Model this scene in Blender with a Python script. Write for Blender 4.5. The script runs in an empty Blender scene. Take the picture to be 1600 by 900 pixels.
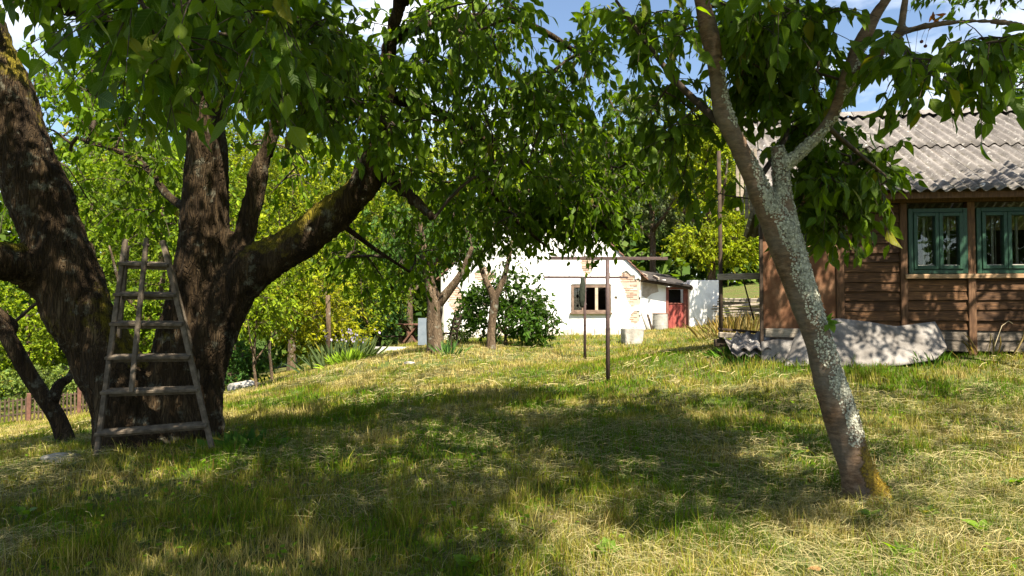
import bpy, bmesh, math, random
import numpy as np
from mathutils import Vector, Matrix, noise as mnoise

random.seed(7)
RNG = np.random.default_rng(11)
SC = bpy.context.scene
COL = SC.collection

# ------------------------------------------------------------------ camera
F = 1070.0                      # focal length in photo pixels (1600 wide)
CAMZ = 1.25
PITCH = math.atan(30.0 / F)
cam_data = bpy.data.cameras.new('camera')
cam_data.sensor_width = 36.0
cam_data.lens = 36.0 * F / 1600.0
cam_data.clip_start = 0.05
cam_data.clip_end = 2000.0
cam = bpy.data.objects.new('camera', cam_data)
COL.objects.link(cam)
cam.location = (0, 0, CAMZ)
cam.rotation_euler = (math.pi / 2 + PITCH, 0, 0)
SC.camera = cam

# ------------------------------------------------------------------ sky and sun
SUN_EL = math.radians(54)
SUN_AZ = math.radians(25)       # degrees right of straight behind the camera
sun_vec = Vector((math.sin(SUN_AZ) * math.cos(SUN_EL), -math.cos(SUN_AZ) * math.cos(SUN_EL), math.sin(SUN_EL)))
world = bpy.data.worlds.new('World')
SC.world = world
world.use_nodes = True
wn, wl = world.node_tree.nodes, world.node_tree.links
wn.clear()
w_out = wn.new('ShaderNodeOutputWorld')
w_bg = wn.new('ShaderNodeBackground')
w_sky = wn.new('ShaderNodeTexSky')
w_sky.sky_type = 'NISHITA'
w_sky.sun_disc = False
w_sky.sun_elevation = SUN_EL
w_sky.sun_rotation = math.atan2(sun_vec.x, sun_vec.y)
w_sky.air_density = 1.0
w_sky.dust_density = 0.6
w_tc = wn.new('ShaderNodeTexCoord')
w_map = wn.new('ShaderNodeMapping')
w_map.inputs['Scale'].default_value = (1.0, 1.0, 2.2)
w_noise = wn.new('ShaderNodeTexNoise')
w_noise.inputs['Scale'].default_value = 3.2
w_noise.inputs['Detail'].default_value = 7
w_noise.inputs['Roughness'].default_value = 0.55
w_ramp = wn.new('ShaderNodeValToRGB')
w_ramp.color_ramp.elements[0].position = 0.50
w_ramp.color_ramp.elements[1].position = 0.70
w_mix = wn.new('ShaderNodeMix')
w_mix.data_type = 'RGBA'
w_mix.inputs['B'].default_value = (8.6, 8.8, 9.2, 1)
wl.new(w_tc.outputs['Generated'], w_map.inputs['Vector'])
wl.new(w_map.outputs['Vector'], w_noise.inputs['Vector'])
wl.new(w_noise.outputs['Fac'], w_ramp.inputs['Fac'])
wl.new(w_ramp.outputs['Color'], w_mix.inputs['Factor'])
wl.new(w_sky.outputs['Color'], w_mix.inputs['A'])
wl.new(w_mix.outputs['Result'], w_bg.inputs['Color'])
w_bg.inputs['Strength'].default_value = 0.055
wl.new(w_bg.outputs['Background'], w_out.inputs['Surface'])

sd = bpy.data.lights.new('sun', 'SUN')
sd.energy = 4.5
sd.angle = math.radians(0.53)
sd.color = (1.0, 0.91, 0.76)
sun = bpy.data.objects.new('sun', sd)
COL.objects.link(sun)
sun.rotation_euler = sun_vec.to_track_quat('Z', 'Y').to_euler()
sun.location = sun_vec * 60

vs = SC.view_settings
vs.view_transform = 'Standard'
vs.look = 'None'
vs.gamma = 1.0
vs.use_curve_mapping = False
vs.exposure = 1.95
SC.render.engine = 'CYCLES'
SC.cycles.use_denoising = True
SC.cycles.max_bounces = 7
SC.cycles.diffuse_bounces = 4
SC.cycles.glossy_bounces = 3
SC.cycles.transmission_bounces = 5
SC.cycles.transparent_max_bounces = 8
SC.cycles.caustics_reflective = False
SC.cycles.caustics_refractive = False

# ------------------------------------------------------------------ helpers: pixels, meshes, objects
CP, SP = math.cos(PITCH), math.sin(PITCH)

def W(px, py, D):
    """world point on the ray of photo pixel (px,py) at depth D"""
    u, v = (px - 800.0) / F, (450.0 - py) / F
    return np.array((u * D, D * (CP - v * SP), CAMZ + D * (SP + v * CP)))

def pix(P):
    P = np.atleast_2d(P)
    y, z = P[:, 1], P[:, 2] - CAMZ
    D = y * CP + z * SP
    v = (z * CP - y * SP)
    Ds = np.where(D > 0.05, D, 0.05)
    return 800 + P[:, 0] / Ds * F, 450 - v / Ds * F, D

def on_plane(mat, px, py, yoff):
    """local (x,z) where the pixel's ray meets the local plane y = yoff of a matrix"""
    inv = mat.inverted()
    o = inv @ Vector((0, 0, CAMZ))
    d = inv.to_3x3() @ (Vector(W(px, py, 1.0)) - Vector((0, 0, CAMZ)))
    t = (yoff - o.y) / d.y
    p = o + d * t
    return p.x, p.z

def put(o, parent=None):
    COL.objects.link(o)
    if parent is not None:
        o.parent = parent
    return o

def tag(o, label=None, cat=None, group=None, kind=None):
    if label: o['label'] = label
    if cat: o['category'] = cat
    if group: o['group'] = group
    if kind: o['kind'] = kind
    return o

def thing(name, label, cat, loc=(0, 0, 0), rz=0.0, group=None):
    o = bpy.data.objects.new(name, None)
    o.empty_display_size = 0.2
    COL.objects.link(o)
    o.location = [float(c) for c in loc]
    o.rotation_euler = (0, 0, rz)
    return tag(o, label, cat, group)

def fast_mesh(name, V, quads=None, tris=None, smooth=False):
    me = bpy.data.meshes.new(name)
    V = np.asarray(V, dtype=np.float32)
    me.vertices.add(len(V))
    me.vertices.foreach_set('co', V.ravel())
    loops, starts, tot = [], [], 0
    for arr, k in ((quads, 4), (tris, 3)):
        if arr is None or len(arr) == 0: continue
        arr = np.asarray(arr, dtype=np.int32)
        loops.append(arr.ravel())
        starts.append(tot + np.arange(len(arr), dtype=np.int32) * k)
        tot += arr.size
    L = np.concatenate(loops); S = np.concatenate(starts)
    me.loops.add(len(L)); me.loops.foreach_set('vertex_index', L)
    me.polygons.add(len(S)); me.polygons.foreach_set('loop_start', S)
    me.update(calc_edges=True)
    if smooth:
        me.polygons.foreach_set('use_smooth', np.ones(len(S), dtype=bool))
    me.validate()
    return me

def set_col(me, name, C):
    a = me.attributes.new(name, 'FLOAT_COLOR', 'POINT')
    C = np.asarray(C, dtype=np.float32)
    if C.shape[1] == 3:
        C = np.concatenate([C, np.ones((len(C), 1), np.float32)], 1)
    a.data.foreach_set('color', C.ravel())

def set_float(me, name, X):
    a = me.attributes.new(name, 'FLOAT', 'POINT')
    a.data.foreach_set('value', np.asarray(X, dtype=np.float32))

def set_vec(me, name, X):
    a = me.attributes.new(name, 'FLOAT_VECTOR', 'POINT')
    a.data.foreach_set('vector', np.asarray(X, dtype=np.float32).ravel())

def mobj(name, me, mat, parent=None, kind=None):
    o = bpy.data.objects.new(name, me)
    if mat is not None and not len(me.materials):
        me.materials.append(mat)
    put(o, parent)
    if kind: o['kind'] = kind
    return o

def bm_mesh(bm, name, smooth=False):
    me = bpy.data.meshes.new(name)
    bmesh.ops.recalc_face_normals(bm, faces=bm.faces)
    bm.to_mesh(me); bm.free()
    if smooth:
        for p in me.polygons: p.use_smooth = True
    return me

def box_into(bm, x0, x1, y0, y1, z0, z1, bevel=0.0, jit=0.0):
    vs_ = [bm.verts.new((x + random.uniform(-jit, jit), y + random.uniform(-jit, jit), z + random.uniform(-jit, jit)))
           for x in (x0, x1) for y in (y0, y1) for z in (z0, z1)]
    fs = []
    for q in ((0, 1, 3, 2), (4, 6, 7, 5), (0, 4, 5, 1), (2, 3, 7, 6), (0, 2, 6, 4), (1, 5, 7, 3)):
        fs.append(bm.faces.new([vs_[i] for i in q]))
    if bevel > 0:
        es = {e for f in fs for e in f.edges}
        bmesh.ops.bevel(bm, geom=list(es), offset=bevel, segments=1, affect='EDGES')

def box(name, x0, x1, y0, y1, z0, z1, mat, parent=None, bevel=0.006, jit=0.0):
    bm = bmesh.new()
    box_into(bm, x0, x1, y0, y1, z0, z1, bevel, jit)
    return mobj(name, bm_mesh(bm, name), mat, parent)

def bar_into(bm, a, b, w, t, up=(0, 0, 1), bevel=0.0, taper=1.0):
    """a rectangular bar from a to b, w across, t thick"""
    a, b = Vector(a), Vector(b)
    d = (b - a).normalized()
    s = d.cross(Vector(up))
    if s.length < 1e-4: s = d.cross(Vector((0, 1, 0)))
    s.normalize(); n = s.cross(d).normalized()
    vs_ = []
    for p, k in ((a, 1.0), (b, taper)):
        for i, j in ((-1, -1), (1, -1), (1, 1), (-1, 1)):
            vs_.append(bm.verts.new(p + s * (i * w * .5 * k) + n * (j * t * .5 * k)))
    fs = [bm.faces.new([vs_[i] for i in q]) for q in ((3, 2, 1, 0), (4, 5, 6, 7), (0, 1, 5, 4), (1, 2, 6, 5), (2, 3, 7, 6), (3, 0, 4, 7))]
    if bevel > 0:
        es = {e for f in fs for e in f.edges}
        bmesh.ops.bevel(bm, geom=list(es), offset=bevel, segments=1, affect='EDGES')

def bar(name, a, b, w, t, mat, parent=None, up=(0, 0, 1), bevel=0.004, taper=1.0):
    bm = bmesh.new()
    bar_into(bm, a, b, w, t, up, bevel, taper)
    return mobj(name, bm_mesh(bm, name), mat, parent)

def catmull(P, n):
    """resample control rows with a Catmull-Rom spline, n points per span"""
    P = np.asarray(P, float)
    Q = np.vstack([2 * P[0] - P[1], P, 2 * P[-1] - P[-2]])
    out = []
    for i in range(1, len(Q) - 2):
        p0, p1, p2, p3 = Q[i - 1], Q[i], Q[i + 1], Q[i + 2]
        for k in range(n):
            t = k / n
            out.append(.5 * ((2 * p1) + (-p0 + p2) * t + (2 * p0 - 5 * p1 + 4 * p2 - p3) * t * t + (-p0 + 3 * p1 - 3 * p2 + p3) * t ** 3))
    out.append(P[-1])
    return np.array(out)

class Tubes:
    """collects tapered tubes into one mesh"""
    def __init__(self): self.V, self.Q, self.T, self.n = [], [], [], 0
    def add(self, P, R, sides=6, cap=True):
        P = np.asarray(P, float); R = np.asarray(R, float)
        m = len(P)
        T = np.gradient(P, axis=0)
        T /= np.linalg.norm(T, axis=1)[:, None] + 1e-9
        ref = np.array((0.31, 0.9, 0.28)) if abs(T[:, 2]).mean() > .6 else np.array((0.1, 0.12, 1.0))
        A = np.cross(T, ref); A /= np.linalg.norm(A, axis=1)[:, None] + 1e-9
        B = np.cross(T, A)
        ang = np.linspace(0, 2 * np.pi, sides, endpoint=False)
        ring = P[:, None, :] + R[:, None, None] * (np.cos(ang)[None, :, None] * A[:, None, :] + np.sin(ang)[None, :, None] * B[:, None, :])
        self.V.append(ring.reshape(-1, 3))
        i = np.arange(m - 1)[:, None] * sides; j = np.arange(sides)[None, :]; j2 = (j + 1) % sides
        q = np.stack([i + j, i + j2, i + sides + j2, i + sides + j], -1).reshape(-1, 4) + self.n
        self.Q.append(q)
        k = m * sides
        if cap:
            self.V.append(np.stack([P[0], P[-1]]))
            a = np.arange(sides); b = (a + 1) % sides
            self.T.append(np.stack([b, a, np.full(sides, k)], -1) + self.n)
            self.T.append(np.stack([a + k - sides, b + k - sides, np.full(sides, k + 1)], -1) + self.n)
            k += 2
        self.n += k
    def mesh(self, name, origin=(0, 0, 0), smooth=True):
        return fast_mesh(name, np.concatenate(self.V) - np.asarray(origin), np.concatenate(self.Q),
                         np.concatenate(self.T) if self.T else None, smooth)

# ------------------------------------------------------------------ materials
def new_mat(name):
    m = bpy.data.materials.new(name); m.use_nodes = True
    nt = m.node_tree; nt.nodes.clear()
    out = nt.nodes.new('ShaderNodeOutputMaterial')
    return m, nt.nodes, nt.links, out

def principled(N, base=None, rough=.8, spec=.3, metal=0.0):
    b = N.new('ShaderNodeBsdfPrincipled')
    if base is not None: b.inputs['Base Color'].default_value = (*base, 1)
    b.inputs['Roughness'].default_value = rough
    b.inputs['Specular IOR Level'].default_value = spec
    b.inputs['Metallic'].default_value = metal
    return b

def tex_coord(N, L, stretch=(1, 1, 1), rand=False, kind='Object'):
    tc = N.new('ShaderNodeTexCoord')
    mp = N.new('ShaderNodeMapping'); mp.inputs['Scale'].default_value = stretch
    L.new(tc.outputs[kind], mp.inputs['Vector'])
    if rand:
        oi = N.new('ShaderNodeObjectInfo'); mul = N.new('ShaderNodeMath'); mul.operation = 'MULTIPLY'
        mul.inputs[1].default_value = 37.0
        L.new(oi.outputs['Random'], mul.inputs[0])
        L.new(mul.outputs[0], mp.inputs['Location'])
    return mp.outputs['Vector']

def noise_tex(N, L, vec, scale, detail=5, rough=.6):
    n = N.new('ShaderNodeTexNoise')
    n.inputs['Scale'].default_value = scale; n.inputs['Detail'].default_value = detail
    n.inputs['Roughness'].default_value = rough
    L.new(vec, n.inputs['Vector'])
    return n.outputs['Fac']

def ramp(N, L, fac, stops):
    r = N.new('ShaderNodeValToRGB'); el = r.color_ramp.elements
    while len(el) < len(stops): el.new(0.5)
    for e, (p, c) in zip(el, stops):
        e.position = p; e.color = (*c, 1) if len(c) == 3 else c
    L.new(fac, r.inputs['Fac'])
    return r.outputs['Color']

def mixc(N, L, fac, a, b, mode='MIX'):
    m = N.new('ShaderNodeMix'); m.data_type = 'RGBA'; m.blend_type = mode
    for sock, v in (('Factor', fac), ('A', a), ('B', b)):
        if isinstance(v, (int, float)): m.inputs[sock].default_value = v
        elif isinstance(v, tuple): m.inputs[sock].default_value = (*v, 1)
        else: L.new(v, m.inputs[sock])
    return m.outputs['Result']

def bump(N, L, height, bsdf, strength=.5, dist=.02):
    b = N.new('ShaderNodeBump'); b.inputs['Strength'].default_value = strength; b.inputs['Distance'].default_value = dist
    L.new(height, b.inputs['Height']); L.new(b.outputs['Normal'], bsdf.inputs['Normal'])

def math_n(N, L, op, a, b=0.0, clamp=False):
    m = N.new('ShaderNodeMath'); m.operation = op; m.use_clamp = clamp
    for i, v in enumerate((a, b)):
        if isinstance(v, (int, float)): m.inputs[i].default_value = v
        else: L.new(v, m.inputs[i])
    return m.outputs[0]

def rough_mat(name, stops, scale=6, stretch=(1, 1, 1), rough=.85, bumps=.4, bdist=.01, detail=6, rand=False, fine=None, spec=.25, tint=0.0):
    """one noise-coloured, bumpy material; optional fine speckle; optional brightness change per object"""
    m, N, L, out = new_mat(name)
    b = principled(N, rough=rough, spec=spec)
    vec = tex_coord(N, L, stretch, rand)
    fac = noise_tex(N, L, vec, scale, detail)
    col = ramp(N, L, fac, stops)
    if fine:
        f2 = noise_tex(N, L, vec, fine[0], 4, .7)
        col = mixc(N, L, ramp(N, L, f2, [(fine[2], (0, 0, 0)), (min(1, fine[2] + .12), (1, 1, 1))]), col, fine[1])
    if tint:
        oi = N.new('ShaderNodeObjectInfo')
        k = math_n(N, L, 'MULTIPLY_ADD', oi.outputs['Random'], 2 * tint)
        N[-1].inputs[2].default_value = 1 - tint
        vm = N.new('ShaderNodeVectorMath'); vm.operation = 'SCALE'
        L.new(col, vm.inputs[0]); L.new(k, vm.inputs['Scale']); col = vm.outputs[0]
    L.new(col, b.inputs['Base Color'])
    h = noise_tex(N, L, vec, scale * 4, 6, .65)
    bump(N, L, h, b, bumps, bdist)
    L.new(b.outputs[0], out.inputs['Surface'])
    return m

def leaf_mat(name, trans=.4, rough=.42, spec=.4, veins=False, tcol=(1.4, 1.38, .2), rand_col=None):
    m, N, L, out = new_mat(name)
    b = principled(N, rough=rough, spec=spec)
    if rand_col:
        oi = N.new('ShaderNodeObjectInfo')
        col = ramp(N, L, oi.outputs['Random'], rand_col)
    else:
        at = N.new('ShaderNodeAttribute'); at.attribute_name = 'leaf_col'
        col = at.outputs['Color']
    if veins:
        av = N.new('ShaderNodeAttribute'); av.attribute_name = 'leaf_uv'
        sx = N.new('ShaderNodeSeparateXYZ'); L.new(av.outputs['Vector'], sx.inputs[0])
        ax = math_n(N, L, 'ABSOLUTE', sx.outputs['X'])
        ph = math_n(N, L, 'SUBTRACT', math_n(N, L, 'MULTIPLY', sx.outputs['Y'], 62.0), math_n(N, L, 'MULTIPLY', ax, 60.0))
        sn = math_n(N, L, 'SINE', ph)
        side = math_n(N, L, 'POWER', math_n(N, L, 'MULTIPLY_ADD', sn, .5), 6)
        N[-2].inputs[2].default_value = .5
        midr = math_n(N, L, 'LESS_THAN', ax, .012)
        vv = math_n(N, L, 'MAXIMUM', math_n(N, L, 'MULTIPLY', side, .45), midr)
        col = mixc(N, L, math_n(N, L, 'MULTIPLY', vv, .5), col, (.16, .22, .06))
        bump(N, L, sn, b, .35, .0015)
    L.new(col, b.inputs['Base Color'])
    t = N.new('ShaderNodeBsdfTranslucent')
    L.new(mixc(N, L, 1.0, col, tcol, 'MULTIPLY'), t.inputs['Color'])
    mx = N.new('ShaderNodeMixShader'); mx.inputs[0].default_value = trans
    L.new(b.outputs[0], mx.inputs[1]); L.new(t.outputs[0], mx.inputs[2])
    L.new(mx.outputs[0], out.inputs['Surface'])
    return m

MAT = {}
MAT['leaf'] = leaf_mat('leaf', .52, .5, .14)
MAT['leaf_near'] = leaf_mat('leaf_near', .52, .46, .18, veins=True)
MAT['leaf_single'] = leaf_mat('leaf_single', .52, .45, .2, veins=True,
    rand_col=[(0, (.050, .108, .005)), (.45, (.082, .148, .006)), (.88, (.12, .185, .008)), (.995, (.20, .19, .012))])
MAT['leaf_far'] = leaf_mat('leaf_far', .45, .6, .15)
MAT['grass'] = leaf_mat('grass', .34, .7, .05, tcol=(1.15, 1.15, .5))
MAT['hay'] = leaf_mat('hay', .12, .8, .05, tcol=(1, 1, .8))

def bark_mat(name, dark, mid, pale, moss, lichen):
    m, N, L, out = new_mat(name)
    b = principled(N, rough=.92, spec=.15)
    v = tex_coord(N, L, (1, 1, .17))
    vo = N.new('ShaderNodeTexVoronoi'); vo.feature = 'DISTANCE_TO_EDGE'; vo.inputs['Scale'].default_value = 34
    warp = N.new('ShaderNodeTexNoise'); warp.inputs['Scale'].default_value = 9
    L.new(v, warp.inputs['Vector'])
    va = N.new('ShaderNodeVectorMath'); va.operation = 'MULTIPLY_ADD'
    va.inputs[1].default_value = (.22, .22, .22); L.new(warp.outputs['Color'], va.inputs[0]); L.new(v, va.inputs[2])
    L.new(va.outputs[0], vo.inputs['Vector'])
    crack = ramp(N, L, vo.outputs['Distance'], [(0, (.45, .45, .45)), (.2, (1, 1, 1))])
    n1 = noise_tex(N, L, v, 7, 8, .65)
    col = ramp(N, L, n1, [(.3, dark), (.52, mid), (.72, pale)])
    col = mixc(N, L, crack, dark, col)
    v2 = tex_coord(N, L)
    if lichen:
        n2 = noise_tex(N, L, v2, 5.5, 8, .72)
        f2 = ramp(N, L, n2, [(.56, (0, 0, 0)), (.64, (1, 1, 1))])
        col = mixc(N, L, math_n(N, L, 'MULTIPLY', f2, .8), col, lichen)
    am = N.new('ShaderNodeAttribute'); am.attribute_name = 'moss'
    n3 = noise_tex(N, L, v2, 9, 7, .7)
    fm = math_n(N, L, 'ADD', am.outputs['Fac'], math_n(N, L, 'SUBTRACT', n3, .5))
    fm = ramp(N, L, fm, [(.42, (0, 0, 0)), (.62, (1, 1, 1))])
    n4 = noise_tex(N, L, v2, 40, 3)
    col = mixc(N, L, fm, col, mixc(N, L, n4, moss, tuple(c * 1.9 for c in moss)))
    L.new(col, b.inputs['Base Color'])
    h = math_n(N, L, 'ADD', math_n(N, L, 'MULTIPLY', crack, .8), math_n(N, L, 'MULTIPLY', n1, 1.2))
    h = math_n(N, L, 'ADD', h, math_n(N, L, 'MULTIPLY', n4, .35))
    bump(N, L, h, b, .9, .03)
    L.new(b.outputs[0], out.inputs['Surface'])
    return m

MAT['bark_old'] = bark_mat('bark_old', (.011, .007, .004), (.044, .028, .013), (.100, .072, .040), (.090, .072, .006), (.13, .125, .09))
MAT['bark_small'] = bark_mat('bark_small', (.04, .028, .018), (.13, .09, .055), (.24, .18, .12), (.08, .085, .02), (.24, .24, .19))
MAT['twig'] = rough_mat('twig', [(.3, (.025, .018, .012)), (.7, (.085, .062, .042))], 14, rough=.9, bumps=.5)
MAT['twig_pale'] = rough_mat('twig_pale', [(.3, (.09, .07, .055)), (.7, (.26, .23, .19))], 14, rough=.9, bumps=.5)

def cherry_bark():
    m, N, L, out = new_mat('bark_cherry')
    b = principled(N, rough=.7, spec=.3)
    v = tex_coord(N, L, (1, 1, 3.2))
    v2 = tex_coord(N, L)
    n1 = noise_tex(N, L, v, 11, 10, .78)
    n0 = noise_tex(N, L, v2, 4, 5, .6)
    col = ramp(N, L, n1, [(.34, (.030, .015, .007)), (.5, (.135, .074, .036)), (.66, (.29, .185, .11))])
    col = mixc(N, L, ramp(N, L, n0, [(.35, (0, 0, 0)), (.7, (1, 1, 1))]), col, mixc(N, L, n1, (.05, .04, .03), (.24, .20, .155)))
    al = N.new('ShaderNodeAttribute'); al.attribute_name = 'lichen'
    n2 = noise_tex(N, L, v2, 17, 7, .72)
    fl = math_n(N, L, 'ADD', al.outputs['Fac'], math_n(N, L, 'MULTIPLY', math_n(N, L, 'SUBTRACT', n2, .5), 1.7))
    fl = ramp(N, L, fl, [(.42, (0, 0, 0)), (.54, (1, 1, 1))])
    n3 = noise_tex(N, L, v2, 45, 5, .7)
    lcol = ramp(N, L, n3, [(.3, (.09, .09, .065)), (.5, (.34, .34, .26)), (.7, (.58, .575, .48))])
    col = mixc(N, L, fl, col, lcol)
    am = N.new('ShaderNodeAttribute'); am.attribute_name = 'moss'
    fm = math_n(N, L, 'ADD', am.outputs['Fac'], math_n(N, L, 'MULTIPLY', math_n(N, L, 'SUBTRACT', n2, .5), 1.5))
    fm = ramp(N, L, fm, [(.45, (0, 0, 0)), (.6, (1, 1, 1))])
    col = mixc(N, L, fm, col, ramp(N, L, n3, [(.34, (.07, .05, .006)), (.55, (.28, .185, .014)), (.75, (.32, .27, .03))]))
    L.new(col, b.inputs['Base Color'])
    h = math_n(N, L, 'ADD', math_n(N, L, 'MULTIPLY', n1, .5), math_n(N, L, 'MULTIPLY', math_n(N, L, 'MULTIPLY', fl, n3), 1.6))
    h = math_n(N, L, 'ADD', h, math_n(N, L, 'MULTIPLY', math_n(N, L, 'MULTIPLY', fm, n3), 1.6))
    bump(N, L, h, b, 1.0, .016)
    L.new(b.outputs[0], out.inputs['Surface'])
    return m
MAT['bark_cherry'] = cherry_bark()

MAT['wall_wood'] = rough_mat('wall_wood', [(.25, (.022, .010, .005)), (.5, (.072, .034, .013)), (.75, (.17, .085, .034))], 5, (1.2, 8, 14), .8, .5, .006, rand=True, fine=(30, (.05, .03, .018), .6), tint=.35)
MAT['post_wood'] = rough_mat('post_wood', [(.25, (.035, .017, .009)), (.55, (.10, .052, .026)), (.8, (.20, .12, .068))], 5, (12, 8, 1.2), .85, .5, .006, rand=True, tint=.2)
MAT['sill_wood'] = rough_mat('sill_wood', [(.3, (.16, .09, .045)), (.7, (.42, .28, .16))], 6, (1.2, 8, 12), .8, .4, .004, rand=True)
MAT['grey_wood'] = rough_mat('grey_wood', [(.25, (.10, .085, .065)), (.5, (.25, .21, .165)), (.8, (.42, .37, .30))], 5, (1.5, 8, 9), .9, .6, .006, rand=True, tint=.25)
MAT['base_wood'] = rough_mat('base_wood', [(.25, (.045, .036, .028)), (.5, (.12, .098, .075)), (.8, (.22, .185, .145))], 5, (1.5, 8, 9), .9, .6, .006, rand=True, tint=.25)
MAT['ladder_wood'] = rough_mat('ladder_wood', [(.25, (.045, .034, .023)), (.5, (.105, .082, .058)), (.8, (.19, .155, .115))], 6, (3, 3, 3), .9, .6, .004, rand=True, tint=.15)
MAT['dark_wood'] = rough_mat('dark_wood', [(.3, (.022, .015, .010)), (.7, (.07, .048, .032))], 8, rough=.9, rand=True)
MAT['fence_wood'] = rough_mat('fence_wood', [(.3, (.040, .027, .017)), (.7, (.095, .066, .043))], 8, rough=.9, rand=True, tint=.3)
MAT['fence_post'] = rough_mat('fence_post', [(.3, (.075, .036, .026)), (.7, (.16, .08, .055))], 8, rough=.9, rand=True)
MAT['green_paint'] = rough_mat('green_paint', [(.3, (.005, .027, .014)), (.55, (.011, .048, .025)), (.8, (.03, .078, .042))], 9, (3, 3, 2), .5, .25, .002, fine=(26, (.20, .20, .14), .70), spec=.4)
MAT['curtain'] = rough_mat('curtain', [(.3, (.26, .24, .20)), (.7, (.40, .37, .32))], 9, (8, 8, .6), .95, .3)
MAT['rust_panel'] = rough_mat('rust_panel', [(.28, (.05, .02, .010)), (.5, (.13, .058, .027)), (.75, (.24, .135, .075))], 2.6, rough=.85, bumps=.25, fine=(18, (.09, .05, .03), .62))
MAT['cement_sheet'] = rough_mat('cement_sheet', [(.32, (.085, .075, .066)), (.5, (.17, .155, .14)), (.7, (.27, .25, .23))], 3.5, rough=.9, bumps=.6, bdist=.01, fine=(26, (.07, .055, .04), .63))
MAT['plaster'] = rough_mat('plaster', [(.25, (.58, .56, .52)), (.5, (.78, .77, .74)), (.8, (.86, .855, .84))], 1.6, rough=.9, bumps=.35, bdist=.012, fine=(14, (.50, .46, .40), .68))
MAT['mortar'] = rough_mat('mortar', [(.3, (.30, .25, .20)), (.7, (.44, .38, .31))], 8, rough=.95)
MAT['brick'] = rough_mat('brick', [(.3, (.40, .26, .19)), (.7, (.54, .39, .30))], 8, rough=.9, rand=True, tint=.3)
MAT['stone'] = rough_mat('stone', [(.25, (.17, .155, .13)), (.5, (.30, .28, .245)), (.8, (.46, .44, .40))], 3.5, rough=.95, bumps=.7, bdist=.03, fine=(20, (.12, .12, .09), .64))
MAT['plinth'] = rough_mat('plinth', [(.25, (.30, .27, .22)), (.5, (.50, .46, .40)), (.8, (.66, .63, .57))], 3.5, rough=.95, bumps=.6, bdist=.03, tint=.2, rand=True)
MAT['brown_frame'] = rough_mat('brown_frame', [(.3, (.10, .065, .045)), (.7, (.22, .155, .115))], 8, rough=.8)
MAT['pale_frame'] = rough_mat('pale_frame', [(.3, (.30, .24, .17)), (.7, (.44, .36, .27))], 8, rough=.8)
MAT['red_door'] = rough_mat('red_door', [(.3, (.19, .040, .034)), (.55, (.28, .060, .048)), (.8, (.35, .11, .08))], 5, (3, 3, 1), .65, .3)
MAT['red_frame'] = rough_mat('red_frame', [(.3, (.14, .045, .035)), (.7, (.25, .09, .065))], 5, rough=.8)
MAT['iron'] = rough_mat('iron', [(.3, (.028, .018, .018)), (.7, (.085, .050, .042))], 16, rough=.65, bumps=.3, spec=.4)
MAT['galv'] = rough_mat('galv', [(.3, (.20, .19, .17)), (.7, (.38, .36, .32))], 5, rough=.7, bumps=.15, fine=(18, (.16, .11, .07), .66), spec=.4)
MAT['rim_rust'] = rough_mat('rim_rust', [(.3, (.12, .06, .04)), (.7, (.24, .13, .09))], 9, rough=.9)
MAT['roof_tile'] = rough_mat('roof_tile', [(.3, (.10, .055, .04)), (.7, (.22, .12, .085))], 6, (1, 1, 1), .9, .5)
MAT['tar'] = rough_mat('tar', [(.3, (.02, .018, .017)), (.7, (.07, .06, .055))], 6, rough=.85)
MAT['black_in'] = rough_mat('black_in', [(.3, (.010, .009, .008)), (.7, (.028, .024, .02))], 5, rough=.95)
MAT['cloth_dark'] = rough_mat('cloth_dark', [(.3, (.012, .016, .010)), (.7, (.035, .042, .028))], 12, rough=.95, bumps=.6)
MAT['blue_board'] = rough_mat('blue_board', [(.3, (.09, .115, .14)), (.7, (.15, .175, .20))], 4, rough=.8)
MAT['concrete'] = rough_mat('concrete', [(.3, (.26, .245, .22)), (.7, (.44, .42, .38))], 4, rough=.95, bumps=.4)
MAT['flower'] = leaf_mat('flower', .3, .6, .2, tcol=(1, 1, 1))
MAT['cherry_fruit'] = rough_mat('cherry_fruit', [(.3, (.05, .006, .010)), (.7, (.10, .012, .016))], 9, rough=.25, bumps=.0, spec=.5)

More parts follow.
